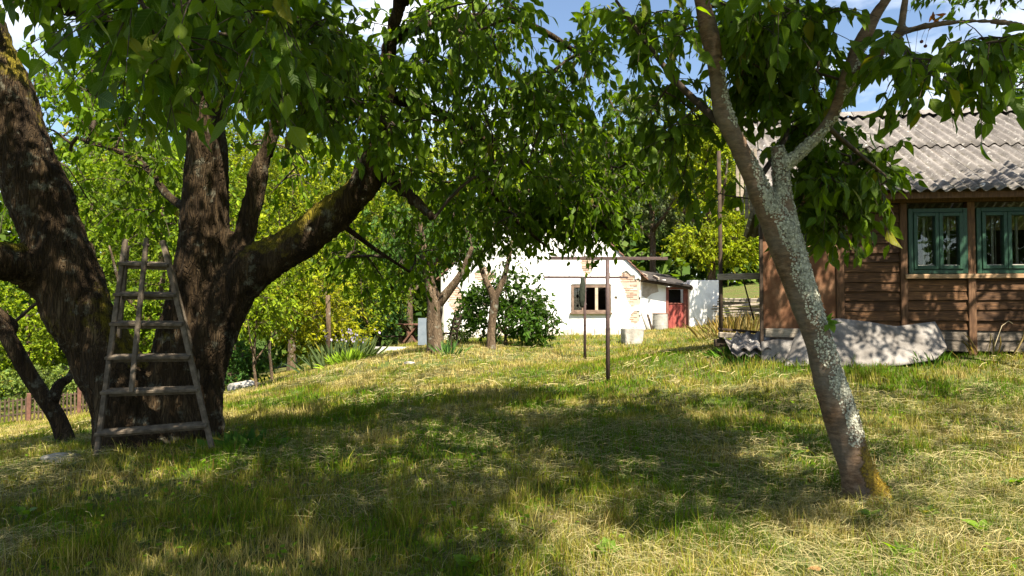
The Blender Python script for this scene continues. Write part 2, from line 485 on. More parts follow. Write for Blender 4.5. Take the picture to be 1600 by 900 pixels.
def roof_mat():
    m, N, L, out = new_mat('asbestos_roof')
    b = principled(N, rough=.93, spec=.15)
    v = tex_coord(N, L, rand=True)
    n1 = noise_tex(N, L, v, 1.8, 7, .65)
    n2 = noise_tex(N, L, v, 34, 6, .75)
    col = ramp(N, L, n1, [(.3, (.08, .072, .066)), (.52, (.155, .14, .13)), (.75, (.24, .22, .205))])
    col = mixc(N, L, ramp(N, L, n2, [(.56, (0, 0, 0)), (.66, (1, 1, 1))]), col, (.055, .05, .042))
    n3 = noise_tex(N, L, v, 20, 6, .7)
    col = mixc(N, L, ramp(N, L, n3, [(.60, (0, 0, 0)), (.66, (1, 1, 1))]), col, (.40, .385, .355))
    vo = N.new('ShaderNodeTexVoronoi'); vo.inputs['Scale'].default_value = 5.5
    L.new(v, vo.inputs['Vector'])
    ringf = ramp(N, L, vo.outputs['Distance'], [(.10, (0, 0, 0)), (.17, (.8, .8, .8)), (.21, (.8, .8, .8)), (.25, (0, 0, 0))])
    ringf = math_n(N, L, 'MULTIPLY', ringf, ramp(N, L, noise_tex(N, L, v, 2.7, 3), [(.52, (0, 0, 0)), (.62, (1, 1, 1))]))
    col = mixc(N, L, ringf, col, (.60, .59, .56))
    am = N.new('ShaderNodeAttribute'); am.attribute_name = 'valley'
    dirt = math_n(N, L, 'MULTIPLY', am.outputs['Fac'], ramp(N, L, noise_tex(N, L, v, 7, 6, .7), [(.45, (0, 0, 0)), (.6, (1, 1, 1))]))
    col = mixc(N, L, dirt, col, (.055, .05, .035))
    L.new(col, b.inputs['Base Color'])
    bump(N, L, n2, b, .5, .008)
    L.new(b.outputs[0], out.inputs['Surface'])
    return m
MAT['roof'] = roof_mat()

def glass_mat():
    m, N, L, out = new_mat('window_glass')
    g = N.new('ShaderNodeBsdfGlossy'); g.inputs['Roughness'].default_value = .015; g.inputs['Color'].default_value = (.95, .97, 1, 1)
    t = N.new('ShaderNodeBsdfTransparent'); t.inputs['Color'].default_value = (.86, .9, .88, 1)
    fr = N.new('ShaderNodeFresnel'); fr.inputs['IOR'].default_value = 1.55
    n = noise_tex(N, L, tex_coord(N, L), 2.2, 2)
    bp = N.new('ShaderNodeBump'); bp.inputs['Strength'].default_value = .10; bp.inputs['Distance'].default_value = .03
    L.new(n, bp.inputs['Height']); L.new(bp.outputs['Normal'], g.inputs['Normal'])
    f = math_n(N, L, 'MULTIPLY', fr.outputs[0], 1.0, True)
    mx = N.new('ShaderNodeMixShader'); L.new(f, mx.inputs[0])
    L.new(t.outputs[0], mx.inputs[1]); L.new(g.outputs[0], mx.inputs[2])
    L.new(mx.outputs[0], out.inputs['Surface'])
    return m
MAT['glass'] = glass_mat()

def soil_mat():
    m, N, L, out = new_mat('lawn_soil')
    b = principled(N, rough=.98, spec=.05)
    v = tex_coord(N, L)
    n1 = noise_tex(N, L, v, 1.1, 6, .6)
    n2 = noise_tex(N, L, v, 22, 6, .75)
    c1 = ramp(N, L, n2, [(.3, (.035, .042, .014)), (.5, (.10, .095, .035)), (.7, (.24, .20, .095))])
    c2 = ramp(N, L, n2, [(.3, (.030, .050, .012)), (.5, (.075, .11, .025)), (.7, (.17, .19, .055))])
    L.new(mixc(N, L, ramp(N, L, n1, [(.42, (0, 0, 0)), (.6, (1, 1, 1))]), c1, c2), b.inputs['Base Color'])
    bump(N, L, n2, b, .9, .05)
    L.new(b.outputs[0], out.inputs['Surface'])
    return m
MAT['soil'] = soil_mat()

# ------------------------------------------------------------------ ground
CT = [(800, 900, 3.18), (1600, 900, 3.1), (0, 900, 3.25), (1350, 778, 4.55), (1600, 600, 8.5), (1500, 548, 10.5), (1250, 562, 10.4),
      (1125, 540, 11.3), (1700, 545, 10.5), (1150, 700, 6.0), (950, 602, 10.7), (914, 568, 15.8), (987, 538, 20.5), (990, 520, 23), (846, 524, 23), (700, 531, 23),
      (1030, 517, 28), (1055, 513, 29), (1122, 489, 30), (1180, 468, 32), (680, 549, 16), (767, 544, 17), (590, 560, 18), (400, 608, 15),
      (640, 537, 26), (450, 590, 22), (150, 716, 6.2), (330, 696, 6.3), (250, 693, 6.9), (0, 742, 5.6), (100, 696, 7.8), (0, 664, 24), (115, 650, 26), (50, 676, 13),
      (250, 640, 18), (1400, 520, 14), (1600, 515, 15), (600, 650, 8.5)]
CXYZ = [W(*c) for c in CT]
CXYZ += [np.array(p, float) for p in ((0, 0, 0), (5, -4, .1), (-5, -4, -.25), (0, -14, 0), (-24, 12, -2.6), (22, 6, 1.4), (-18, 60, -3.6), (0, 60, .8), (32, 60, 4.5),
          (-140, 60, -9), (140, 60, 9), (0, 240, 6), (-160, 240, -4), (160, 240, 12), (0, -120, -1), (-120, -100, -6), (120, -100, 4), (-30, 30, -3.9))]
CXYZ = np.array(CXYZ)
def _tps_fit(P, lam=0.02):
    n = len(P); xy = P[:, :2] / 10
    r2 = ((xy[:, None] - xy[None]) ** 2).sum(-1)
    K = .5 * r2 * np.log(r2 + 1e-12) + lam * np.eye(n)
    A = np.zeros((n + 3, n + 3)); A[:n, :n] = K
    A[:n, n] = 1; A[:n, n + 1:] = xy; A[n:, :n] = A[:n, n:].T
    return np.linalg.solve(A, np.concatenate([P[:, 2], np.zeros(3)]))
TW = _tps_fit(CXYZ)
def gz(x, y, micro=True):
    x = np.atleast_1d(np.asarray(x, float)); y = np.atleast_1d(np.asarray(y, float))
    out = np.empty(len(x)); xy0 = CXYZ[:, :2] / 10
    for s in range(0, len(x), 20000):
        q = np.stack([x[s:s + 20000], y[s:s + 20000]], 1) / 10
        r2 = ((q[:, None] - xy0[None]) ** 2).sum(-1)
        out[s:s + 20000] = (.5 * r2 * np.log(r2 + 1e-12)) @ TW[:-3] + TW[-3] + q @ TW[-2:]
    if micro:
        out += .022 * np.sin(1.9 * x + .7 * y + 1) * np.sin(1.3 * y - .8 * x) + .012 * np.sin(4.3 * x + 2) * np.sin(3.7 * y + 1.1 * x) \
               + .007 * np.sin(9.1 * x - 3.3 * y) * np.sin(8.3 * y + 2.1 * x)
    return out
def g1(x, y): return float(gz([x], [y])[0])
def on_ground(px, D):
    """ground point in the direction of pixel column px at about depth D"""
    x = (px - 800) / F * D
    return np.array((x, D, g1(x, D)))

def axis(lo, hi, step, far_lo, far_hi):
    a = list(np.arange(lo, hi + 1e-6, step)); s = step
    v = lo; b = []
    while v > far_lo: s *= 1.22; v -= s; b.append(v)
    s = step; v = hi; c = []
    while v < far_hi: s *= 1.22; v += s; c.append(v)
    return np.array(b[::-1] + a + c)
gx = axis(-13, 13, .16, -320, 320); gy = axis(1.5, 32, .16, -160, 420)
GX, GY = np.meshgrid(gx, gy)
GZ = gz(GX.ravel(), GY.ravel())
nx = len(gx); ii, jj = np.meshgrid(np.arange(nx - 1), np.arange(len(gy) - 1))
q0 = (jj * nx + ii).ravel()
gme = fast_mesh('lawn', np.stack([GX.ravel(), GY.ravel(), GZ], 1), np.stack([q0, q0 + 1, q0 + 1 + nx, q0 + nx], 1), None, True)
tag(mobj('lawn', gme, MAT['soil']), kind='structure')

# smooth value noise on the plane, for patches of grass
def vnoise(x, y, s, seed):
    x = x * s + seed * 13.7; y = y * s - seed * 7.1
    out = np.zeros_like(x); amp = 1.0
    for k in range(3):
        xi, yi = np.floor(x).astype(np.int64), np.floor(y).astype(np.int64)
        fx, fy = x - xi, y - yi
        fx = fx * fx * (3 - 2 * fx); fy = fy * fy * (3 - 2 * fy)
        def h(a, b):
            n = (a * 374761393 + b * 668265263 + seed * 974711) & 0x7fffffff
            n = ((n ^ (n >> 13)) * 1274126177) & 0x7fffffff
            return ((n ^ (n >> 16)) & 0xffff) / 65535.0
        v = (h(xi, yi) * (1 - fx) + h(xi + 1, yi) * fx) * (1 - fy) + (h(xi, yi + 1) * (1 - fx) + h(xi + 1, yi + 1) * fx) * fy
        out += amp * v; amp *= .5; x = x * 2.03 + 5; y = y * 2.03 + 9
    return out / 1.75

# ------------------------------------------------------------------ foliage and tree builders
def unit(A): return A / (np.linalg.norm(A, axis=-1, keepdims=True) + 1e-9)

HI_T = np.array([0, .33, .68, 1.0, .16, .34, .66, .16, .34, .66])         # along
HI_W = np.array([0, 0, 0, 0, -.15, -.245, -.165, .15, .245, .165])        # across
HI_H = np.array([0, 0, -.03, -.10, .035, .06, .03, .035, .06, .03])       # off the plane
HI_Q = np.array([(0, 4, 5, 1), (1, 5, 6, 2), (0, 1, 8, 7), (1, 2, 9, 8)])
HI_R = np.array([(2, 6, 3), (2, 3, 9)])
LO_T = np.array([0, .45, 1.0, .45]); LO_W = np.array([0, -.235, 0, .235]); LO_H = np.array([0, .05, -.06, .05])
LO_R = np.array([(0, 1, 2), (0, 2, 3)])

def leaves_mesh(name, P, Dr, Nr, Ln, C, hi, origin=(0, 0, 0), wide=1.0):
    Dr = unit(Dr); S = unit(np.cross(Dr, Nr)); Nn = np.cross(S, Dr)
    t, w, h = (HI_T, HI_W, HI_H) if hi else (LO_T, LO_W, LO_H)
    k = len(t); n = len(P)
    V = (P - np.asarray(origin))[:, None] + Ln[:, None, None] * (t[None, :, None] * Dr[:, None] + wide * w[None, :, None] * S[:, None] + h[None, :, None] * Nn[:, None])
    off = (np.arange(n) * k)[:, None, None]
    Q = (HI_Q[None] + off).reshape(-1, 4) if hi else None
    T = ((HI_R if hi else LO_R)[None] + off).reshape(-1, 3)
    me = fast_mesh(name, V.reshape(-1, 3), Q, T, False)
    set_col(me, 'leaf_col', np.repeat(C, k, 0))
    if hi:
        uv = np.stack([np.tile(w, n), np.tile(t, n), np.zeros(n * k)], 1)
        set_vec(me, 'leaf_uv', uv)
    return me

def leaf_colours(n, base, rng, spread=.35, yellow=.02, tip=(.22, .20, .03)):
    base = np.asarray(base)
    k = rng.normal(0, 1, n)
    C = base[None] * (1 + spread * np.clip(k, -1.6, 2.0)[:, None] * np.array((.9, .7, .5)))
    C = np.clip(C, .006, .9)
    y = rng.random(n) < yellow
    C[y] = np.asarray(tip) * (.7 + .6 * rng.random((y.sum(), 1)))
    return C

class Skeleton:
    """limbs given as control rows -> nodes the branches can start from"""
    def __init__(self, k=1.0):
        self.limbs = []; self.k = k
    def limb(self, rows, n=8, world=False):
        R = np.array([(*W(a, b, d), .5 * self.k * w * d / F) for a, b, d, w in rows]) if not world else np.asarray(rows, float)
        self.limbs.append(catmull(R, n))
        return self.limbs[-1]
    def nodes(self): return np.concatenate([l[:, :3] for l in self.limbs])

def solid_trunk(name, limbs, voxel, parent, mat, smooth_it=6, sides=18, ridges=0.0, seed=0, lump=0.0):
    """limb tubes fused into one continuous skin"""
    tb = Tubes()
    for l in limbs: tb.add(l[:, :3], l[:, 3], sides)
    o = parent.location
    me = tb.mesh(name + '_raw', o)
    ob = bpy.data.objects.new('raw', me); COL.objects.link(ob)
    r = ob.modifiers.new('r', 'REMESH'); r.mode = 'VOXEL'; r.voxel_size = voxel
    s = ob.modifiers.new('s', 'SMOOTH'); s.factor = .5; s.iterations = smooth_it
    dg = bpy.context.evaluated_depsgraph_get(); dg.update()
    me2 = bpy.data.meshes.new_from_object(ob.evaluated_get(dg))
    me2.materials.clear()
    bpy.data.objects.remove(ob); bpy.data.meshes.remove(me)
    me2.name = name
    n = len(me2.vertices)
    co = np.empty(n * 3, np.float32); me2.vertices.foreach_get('co', co); co = co.reshape(-1, 3)
    no = np.empty(n * 3, np.float32); me2.vertices.foreach_get('normal', no); no = no.reshape(-1, 3)
    if ridges or lump:
        d = np.empty(n)
        for i in range(n):
            x, y, z = co[i]
            a = mnoise.noise((x * 15 + seed, y * 15, z * 2.6)); b_ = mnoise.noise((x * 30 + seed, y * 30, z * 8))
            c = mnoise.noise((x * 3.1 + seed, y * 3.1, z * 2.4))
            d[i] = ridges * (-abs(a) * 1.3 + .45 * b_) + lump * c
        co = co + no * d[:, None]
        me2.vertices.foreach_set('co', co.astype(np.float32).ravel())
    me2.update()
    me2.polygons.foreach_set('use_smooth', np.ones(len(me2.polygons), dtype=bool))
    ob = mobj(name, me2, mat, parent)
    return ob, co + np.array(o), no

def blob_points(blobs, rng):
    """targets for twigs: ellipsoids given by pixel (px,py,D,rx_px,ry_px,rd,n) or world ('w',x,y,z,rx,ry,rz,n)"""
    out = []
    for b in blobs:
        if b[0] == 'w':
            c = np.array(b[1:4]); r = np.array(b[4:7]); n = b[7]
            u = unit(rng.normal(size=(n, 3))) * rng.random((n, 1)) ** (1 / 2.6)
            out.append(c + u * r)
        else:
            px, py, D, rx, ry, rd, n = b
            u = unit(rng.normal(size=(n, 3))) * rng.random((n, 1)) ** (1 / 2.6)
            out.append(np.array([W(px + a[0] * rx, py + a[1] * ry, max(1.2, D + a[2] * rd)) for a in u]))
    return np.concatenate(out)

def grow(skel_nodes, targets, rng, sag=.12, step=.22, r_tip=.0035, r_pow=.48, r_max=.03):
    """join every target to the nearest wood with a curved branch; returns list of (points, radii)"""
    d0 = np.array([np.min(((skel_nodes - t) ** 2).sum(1)) for t in targets])
    order = np.argsort(d0)
    cap = len(skel_nodes) + len(targets) * 40
    pos = np.zeros((cap, 3)); par = np.full(cap, -1); cnt = np.zeros(cap)
    m = len(skel_nodes); pos[:m] = skel_nodes
    paths = []
    for k in order:
        t = targets[k]
        dd = pos[:m] - t
        j = int(np.argmin((dd ** 2).sum(1)))
        a = pos[j]; v = t - a; L = np.linalg.norm(v)
        n = int(min(30, max(2, math.ceil(L / step))))
        s = np.linspace(0, 1, n + 1)[1:, None]
        side = rng.normal(size=3) * L * .10
        pts = a + v * s + (s * (1 - s)) * (side + np.array((0, 0, sag * L * 2)))
        idx = np.arange(m, m + n)
        pos[m:m + n] = pts; par[m] = j; par[m + 1:m + n] = idx[:-1]
        paths.append((j, idx)); m += n
    for j, idx in paths[::-1]:
        pass
    # leaf counts flow down to the wood
    cnt[:m] = 0
    for j, idx in paths: cnt[idx[-1]] += 1
    for i in range(m - 1, len(skel_nodes) - 1, -1):
        if par[i] >= 0: cnt[par[i]] += cnt[i]
    out = []
    for j, idx in paths:
        P = np.vstack([pos[j], pos[idx]])
        R = np.minimum(r_max, r_tip * np.maximum(1, cnt[idx]) ** r_pow)
        out.append((P, np.concatenate([[R[0]], R])))
    return out

def twig_leaves(paths, rng, twigs=4, per=8, tl=(.22, .42), leaf=.095, droop=.75, out_from=None, along=True):
    """short twigs at the branch ends, leaves set alternately along them and hanging"""
    TP, P, Dr, Nr = [], [], [], []
    for pts, R in paths:
        end = pts[-1]; dirn = pts[-1] - pts[-2]; dirn = dirn / (np.linalg.norm(dirn) + 1e-9)
        for k in range(twigs):
            if along and k and len(pts) > 2:
                f = rng.random() * .6 + .4
                q = f * (len(pts) - 1); i = min(int(q), len(pts) - 2)
                st = pts[i] * (1 - (q - i)) + pts[i + 1] * (q - i)
            else: st = end
            v = dirn * .5 + rng.normal(size=3) * .75 + np.array((0, 0, -.15))
            v /= np.linalg.norm(v) + 1e-9
            L = rng.uniform(*tl)
            s = np.linspace(0, 1, 4)[:, None]
            tw = st + v * L * s + np.array((0, 0, -1)) * droop * L * .45 * s ** 2
            TP.append(tw)
            n = max(2, int(per * rng.uniform(.7, 1.3)))
            f = (np.arange(n) + rng.random(n) * .8) / n
            f = .15 + .85 * np.clip(f, 0, 1)
            q = f * 3; i = np.minimum(q.astype(int), 2); fr = (q - i)[:, None]
            pp = tw[i] * (1 - fr) + tw[i + 1] * fr
            d = v * .35 + rng.normal(size=(n, 3)) * .5 + np.array((0, 0, -droop))
            P.append(pp + rng.normal(size=(n, 3)) * .012); Dr.append(d)
            Nr.append(rng.normal(size=(n, 3)) * .7 + np.array((0, -.15, .75)))
    P = np.concatenate(P); Dr = unit(np.concatenate(Dr)); Nr = np.concatenate(Nr)
    Ln = leaf * np.clip(rng.normal(1, .28, len(P)), .4, 1.55)
    return TP, P, Dr, Nr, Ln

SINGLE = []
def single_leaf_mesh():
    if not SINGLE:
        global HI_H, HI_W
        h0, w0 = HI_H.copy(), HI_W.copy()
        for k in range(6):
            r = np.random.default_rng(500 + k)
            HI_H = h0 * r.uniform(.2, 2.2) - .16 * r.uniform(-.3, 1.5) * HI_T ** 2 + r.normal(0, .012, 10)
            HI_W = w0 * r.uniform(.82, 1.2) + r.normal(0, .012, 10)
            me = leaves_mesh('leaf', np.zeros((1, 3)), np.array([[0., 1, 0]]), np.array([[0., 0, 1]]), np.ones(1), np.ones((1, 3)) * .1, True)
            me.materials.append(MAT['leaf_single']); SINGLE.append(me)
        HI_H, HI_W = h0, w0
    return SINGLE

def foliage(parent, paths, rng, base_col, mat='leaf', singles=0, hi_dist=6.0, crown_name='crown', twig_mat='twig', twig_sides=3, spread=.35, yellow=.02, clear=None, **kw):
    o = np.array(parent.location)
    TP, P, Dr, Nr, Ln = twig_leaves(paths, rng, **kw)
    if clear is not None:
        k = clear(P); P, Dr, Nr, Ln = P[k], Dr[k], Nr[k], Ln[k]
    tb = Tubes()
    for pts, R in paths: tb.add(pts, R, 5, False)
    for tw in TP: tb.add(tw, np.linspace(.0036, .0016, len(tw)), twig_sides, False)
    br = mobj('branches', tb.mesh('branches', o), MAT[twig_mat], parent, 'stuff')
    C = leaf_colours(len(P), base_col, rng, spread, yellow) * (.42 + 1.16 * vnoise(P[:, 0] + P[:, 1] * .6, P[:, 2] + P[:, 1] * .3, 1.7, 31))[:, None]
    x, y, D = pix(P)
    keep = np.ones(len(P), bool)
    crown = None
    if singles:
        inview = (x > -20) & (x < 1620) & (y > -20) & (y < 920) & (D > .5)
        score = np.where(inview, Ln / np.maximum(D, .3), 0)
        top = np.argsort(-score)[:singles]
        top = top[score[top] > 0]
        keep[top] = False
    near = (D < hi_dist) & (D > -1) & keep
    if near.any():
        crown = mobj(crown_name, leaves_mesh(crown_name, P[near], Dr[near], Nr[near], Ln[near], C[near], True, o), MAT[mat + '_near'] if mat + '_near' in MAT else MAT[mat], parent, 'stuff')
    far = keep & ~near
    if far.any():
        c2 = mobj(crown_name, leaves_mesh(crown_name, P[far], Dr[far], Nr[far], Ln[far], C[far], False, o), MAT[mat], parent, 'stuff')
        crown = crown or c2
    if singles:
        me = single_leaf_mesh()
        S = unit(np.cross(Dr, Nr)); Nn = np.cross(S, Dr)
        for i in top:
            lf = bpy.data.objects.new('leaf', me[int(i) % len(me)])
            M = Matrix(((S[i, 0], Dr[i, 0], Nn[i, 0], 0), (S[i, 1], Dr[i, 1], Nn[i, 1], 0), (S[i, 2], Dr[i, 2], Nn[i, 2], 0), (0, 0, 0, 1)))
            put(lf, crown)
            q = M.to_3x3()
            lf.matrix_local = Matrix.Translation(Vector(P[i] - o)) @ (q @ Matrix.Diagonal(Vector((1, 1, 1)) * float(Ln[i]))).to_4x4()
    return P

def tree(name, label, base, height, crown, col, n, rng, leaf=.12, lean=(0, 0), r=.12, forks=3, group=None, bark='bark_small', twig='twig', per=16, twigs=4,
         tl=(.4, .8), droop=.35, fork_at=.4, cat='tree', spread=.35, yellow=.0, sag=.1, mat='leaf_far', trunk=True, rows=None):
    """a whole tree: trunk with forks, branches reaching into the crown, leaves. crown: list of ('w',...) blobs relative to the base"""
    t = thing(name, label, cat, base, 0, group)
    b = np.array(base, float)
    sk = Skeleton()
    if rows is not None:
        for rr in rows: sk.limb(rr, 6)
    else:
        top = b + np.array((lean[0], lean[1], height * .8))
        fk = b + (top - b) * fork_at + rng.normal(size=3) * .05
        sk.limb([(*(b - (0, 0, .15)), r * 1.5), (*(b + (0, 0, .12)), r * 1.1), (*(b * .5 + fk * .5), r * .92), (*fk, r * .85), (*(fk * .5 + top * .5 + rng.normal(size=3) * .12), r * .55), (*top, r * .15)], 6, True)
        for k in range(forks):
            a = 2 * math.pi * (k + rng.random() * .5) / forks
            q = fk + np.array((math.cos(a) * height * .20, math.sin(a) * height * .20, height * rng.uniform(.2, .38)))
            s = b + (top - b) * (fork_at * rng.uniform(.8, 1.25))
            sk.limb([(*s, r * .6), (*((s + q) / 2 + np.array((math.cos(a), math.sin(a), -.2)) * height * .04), r * .42), (*q, r * .15)], 6, True)
    tb = Tubes()
    for l in sk.limbs: tb.add(l[:, :3], l[:, 3], 10)
    mobj('trunk', tb.mesh('trunk', b), MAT[bark], t)
    C = [('w', b[0] + c[1], b[1] + c[2], b[2] + c[3], c[4], c[5], c[6], max(3, int(n * c[7]))) for c in crown]
    T = blob_points(C, rng)
    T[:, 2] = np.maximum(T[:, 2], gz(T[:, 0], T[:, 1], False) + .12)
    paths = grow(sk.nodes(), T, rng, sag=sag, step=.4, r_tip=.006, r_pow=.5, r_max=r * .5)
    foliage(t, paths, rng, col, mat, 0, 0, twig_mat=twig, twigs=twigs, per=per, tl=tl, leaf=leaf, droop=droop, spread=spread, yellow=yellow)
    return t

# ------------------------------------------------------------------ the old multi-stemmed cherry on the left
def moss_of(P, N, base, seed):
    up = np.clip(N[:, 2], 0, 1)
    n = np.array([mnoise.noise((p[0] * 1.6 + seed, p[1] * 1.6, p[2] * 1.6)) for p in P])
    return np.clip(base + .55 * up + .55 * n, 0, 1)

rng = np.random.default_rng(3)
ot = thing('old_cherry_tree', 'huge old cherry tree with several thick mossy stems behind the wooden stepladder', 'tree', on_ground(245, 6.85))
sk = Skeleton(.80)
sk.limb([(222, 745, 6.7, 190), (212, 690, 6.75, 160), (196, 620, 6.75, 138), (152, 541, 6.75, 118), (108, 450, 6.7, 122), (74, 340, 6.65, 112), (28, 210, 6.6, 108), (-25, 70, 6.5, 96), (-75, -80, 6.3, 84), (-120, -250, 6.1, 60)], 6)
sk.limb([(95, 452, 6.7, 80), (40, 418, 6.45, 84), (-25, 400, 6.1, 78), (-110, 350, 5.7, 66), (-200, 260, 5.4, 44)], 6)
sk.limb([(280, 745, 6.95, 150), (276, 680, 6.95, 126), (280, 600, 6.95, 122), (298, 500, 6.95, 106), (315, 400, 6.95, 96), (323, 300, 6.95, 86), (322, 200, 6.9, 80), (318, 130, 6.85, 74), (300, 40, 6.7, 60), (285, -60, 6.5, 50), (260, -220, 6.3, 36)], 6)
sk.limb([(325, 740, 6.9, 75), (316, 660, 6.9, 76), (318, 570, 6.9, 90), (345, 482, 6.9, 100), (388, 425, 6.9, 88), (452, 388, 6.9, 78), (522, 335, 6.8, 72), (566, 290, 6.7, 62), (590, 235, 6.6, 52), (598, 160, 6.5, 44), (606, 80, 6.4, 38), (626, 0, 6.2, 32), (650, -120, 6.0, 26)], 6)
n_fat = len(sk.limbs)
sk.limb([(590, 248, 6.65, 26), (612, 280, 6.5, 25), (645, 312, 6.4, 22), (678, 342, 6.3, 17)], 4)
sk.limb([(372, 425, 6.9, 50), (384, 355, 7.0, 42), (404, 275, 7.05, 36), (430, 190, 7.0, 30), (455, 110, 6.9, 26), (470, 10, 6.8, 21), (480, -100, 6.6, 15)], 6)
sk.limb([(322, 130, 6.85, 46), (275, 72, 6.2, 38), (140, 24, 5.2, 34), (45, -15, 4.4, 32), (-70, -70, 3.6, 26), (-190, -180, 2.9, 16)], 6)
sk.limb([(140, 24, 5.2, 22), (235, -55, 4.0, 24), (310, -130, 3.1, 22), (330, -190, 2.5, 16), (420, -260, 2.0, 10)], 6)
b1 = sk.limb([(600, 150, 6.5, 24), (700, 182, 7.0, 18), (790, 240, 7.4, 14), (880, 300, 7.8, 10), (985, 345, 8.2, 5)], 6)
sk.limb([(690, 176, 6.95, 16), (742, 262, 7.3, 12), (800, 338, 7.6, 8), (862, 392, 7.9, 5)], 6)
sk.limb([(610, 60, 6.4, 24), (720, 28, 6.5, 18), (830, 40, 6.8, 13), (935, 105, 7.2, 8)], 6)
sk.limb([(520, 340, 6.8, 14), (580, 385, 7.1, 9), (640, 425, 7.6, 5)], 5)
sk.limb([(300, 330, 6.95, 20), (262, 305, 7.4, 16), (215, 250, 7.9, 12), (120, 215, 8.4, 7)], 5)
trk, P_, N_ = solid_trunk('trunk', sk.limbs[:8], .028, ot, MAT['bark_old'], 5, 20, ridges=.034, seed=3.3, lump=.04)
set_float(trk.data, 'moss', moss_of(P_, N_, .07, 4.0))
for l in sk.limbs[8:]:
    tb = Tubes(); tb.add(l[:, :3], l[:, 3], 8)
    bo = mobj('limb', tb.mesh('limb', ot.location), MAT['bark_old'], ot)
    set_float(bo.data, 'moss', np.zeros(len(bo.data.vertices)))
blobs = [(300, 15, 2.7, 150, 65, .5, 18), (180, -60, 4.2, 200, 80, .9, 36), (420, 50, 4.6, 150, 80, .9, 50), (510, 110, 5.6, 160, 110, 1.0, 58),
         (640, 170, 6.6, 170, 140, 1.3, 56), (800, 190, 7.2, 180, 150, 1.4, 80), (900, 285, 8.2, 120, 65, .9, 66), (740, 325, 7.8, 140, 75, 1.1, 64), (880, 330, 8.4, 100, 28, .6, 62), (945, 345, 8.6, 45, 25, .4, 16), (140, 110, 8.5, 100, 90, .8, 50),
         (480, 250, 8.0, 110, 110, .8, 18), (190, 215, 8.4, 150, 150, 1.0, 70), (740, 40, 6.2, 130, 70, 1.0, 42), (960, 240, 8.0, 70, 110, .8, 24), (560, 400, 8.2, 120, 45, .8, 20),
         (40, 330, 8.5, 70, 70, .6, 12), (850, 130, 7.0, 60, 70, .8, 20), (930, 50, 6.6, 60, 60, .6, 9)]
high = [('w', -2.6, 7.8, 7.0, 4.4, 2.8, 1.4, 110), ('w', .6, 6.6, 6.1, 2.4, 1.6, .8, 36), ('w', -5.6, 5.2, 5.2, 1.8, 2.4, 1.0, 50)]
sk.limb([(*W(300, 40, 6.7), .16), (-1.9, 5.2, 4.9, .10), (-.9, 3.6, 5.3, .07), (-.2, 1.8, 5.5, .045), (0, .2, 5.5, .02)], 6, True)
sk.limb([(*W(626, 0, 6.2), .09), (.1, 5.0, 5.2, .06), (1.2, 3.8, 5.6, .04), (2.4, 3.0, 5.6, .02)], 6, True)
for l in sk.limbs[-2:]:
    tb = Tubes(); tb.add(l[:, :3], l[:, 3], 8)
    bo = mobj('limb', tb.mesh('limb', ot.location), MAT['bark_old'], ot)
    set_float(bo.data, 'moss', np.zeros(len(bo.data.vertices)))
T = blob_points(blobs, rng)
paths = grow(sk.nodes(), T, rng, sag=.10, step=.22, r_tip=.0046, r_pow=.45, r_max=.032)
foliage(ot, paths, rng, (.094, .162, .005), 'leaf', singles=280, hi_dist=7.0, twigs=4, per=8, tl=(.2, .42), leaf=.102, droop=.85, yellow=.006,
        clear=lambda P: np.linalg.norm(P - np.array((0, 0, CAMZ)), axis=1) > 1.5)
T = blob_points(high, rng)
NU = 1650
U = np.stack([rng.uniform(-5.2, 3.6, NU), rng.uniform(-1.4, 4.7, NU), 5.5 + rng.normal(0, .22, NU)], 1)  # unseen overhead leaf layer, placed and holed to dapple the lawn with shade
ok = ~((U[:, 0] > 1.7) & (U[:, 1] < .3)) & (vnoise(U[:, 0], U[:, 1], .75, 41) > .34)
U2 = np.stack([rng.uniform(-3.6, 1.5, 420), rng.uniform(-1.8, 1.6, 420), 5.35 + rng.normal(0, .15, 420)], 1)
T = np.concatenate([T, U[ok], U2[vnoise(U2[:, 0], U2[:, 1], 1.1, 47) > .38]])
paths = grow(sk.nodes(), T, rng, sag=.08, step=.3, r_tip=.0035, r_pow=.45, r_max=.03)
foliage(ot, paths, rng, (.094, .162, .005), 'leaf', hi_dist=0, twigs=4, per=8, tl=(.25, .5), leaf=.115, droop=.45, yellow=.006)

# ------------------------------------------------------------------ the leaning lichen-covered cherry on the right
rng = np.random.default_rng(5)
rt = thing('leaning_cherry_tree', 'slender leaning cherry tree crusted with grey lichen, orange moss at its foot', 'tree', on_ground(1352, 4.55))
sk = Skeleton(.75)
sk.limb([(1362, 830, 4.52, 118), (1354, 790, 4.52, 96), (1344, 750, 4.5, 80), (1325, 690, 4.5, 68), (1300, 605, 4.5, 64), (1274, 520, 4.5, 60), (1244, 430, 4.5, 60), (1222, 370, 4.5, 66), (1205, 335, 4.5, 58)], 7)
sk.limb([(1216, 362, 4.5, 54), (1186, 300, 4.48, 52), (1156, 232, 4.45, 46), (1129, 172, 4.4, 42), (1119, 100, 4.35, 37), (1106, 40, 4.3, 35), (1090, -30, 4.25, 34), (1075, -130, 4.2, 28), (1050, -280, 4.1, 18)], 7)
sk.limb([(1232, 375, 4.5, 44), (1224, 310, 4.5, 37), (1219, 262, 4.5, 33), (1215, 228, 4.5, 26)], 7)
sk.limb([(1222, 262, 4.5, 28), (1258, 232, 4.45, 28), (1300, 182, 4.4, 30), (1328, 104, 4.3, 26), (1366, 28, 4.2, 24), (1400, -30, 4.1, 20), (1420, -130, 4.0, 12)], 7)
sk.limb([(1316, 146, 4.38, 24), (1345, 110, 4.3, 23), (1384, 72, 4.15, 21), (1405, 48, 4.05, 18), (1414, 0, 4.0, 17), (1420, -80, 3.9, 13)], 7)
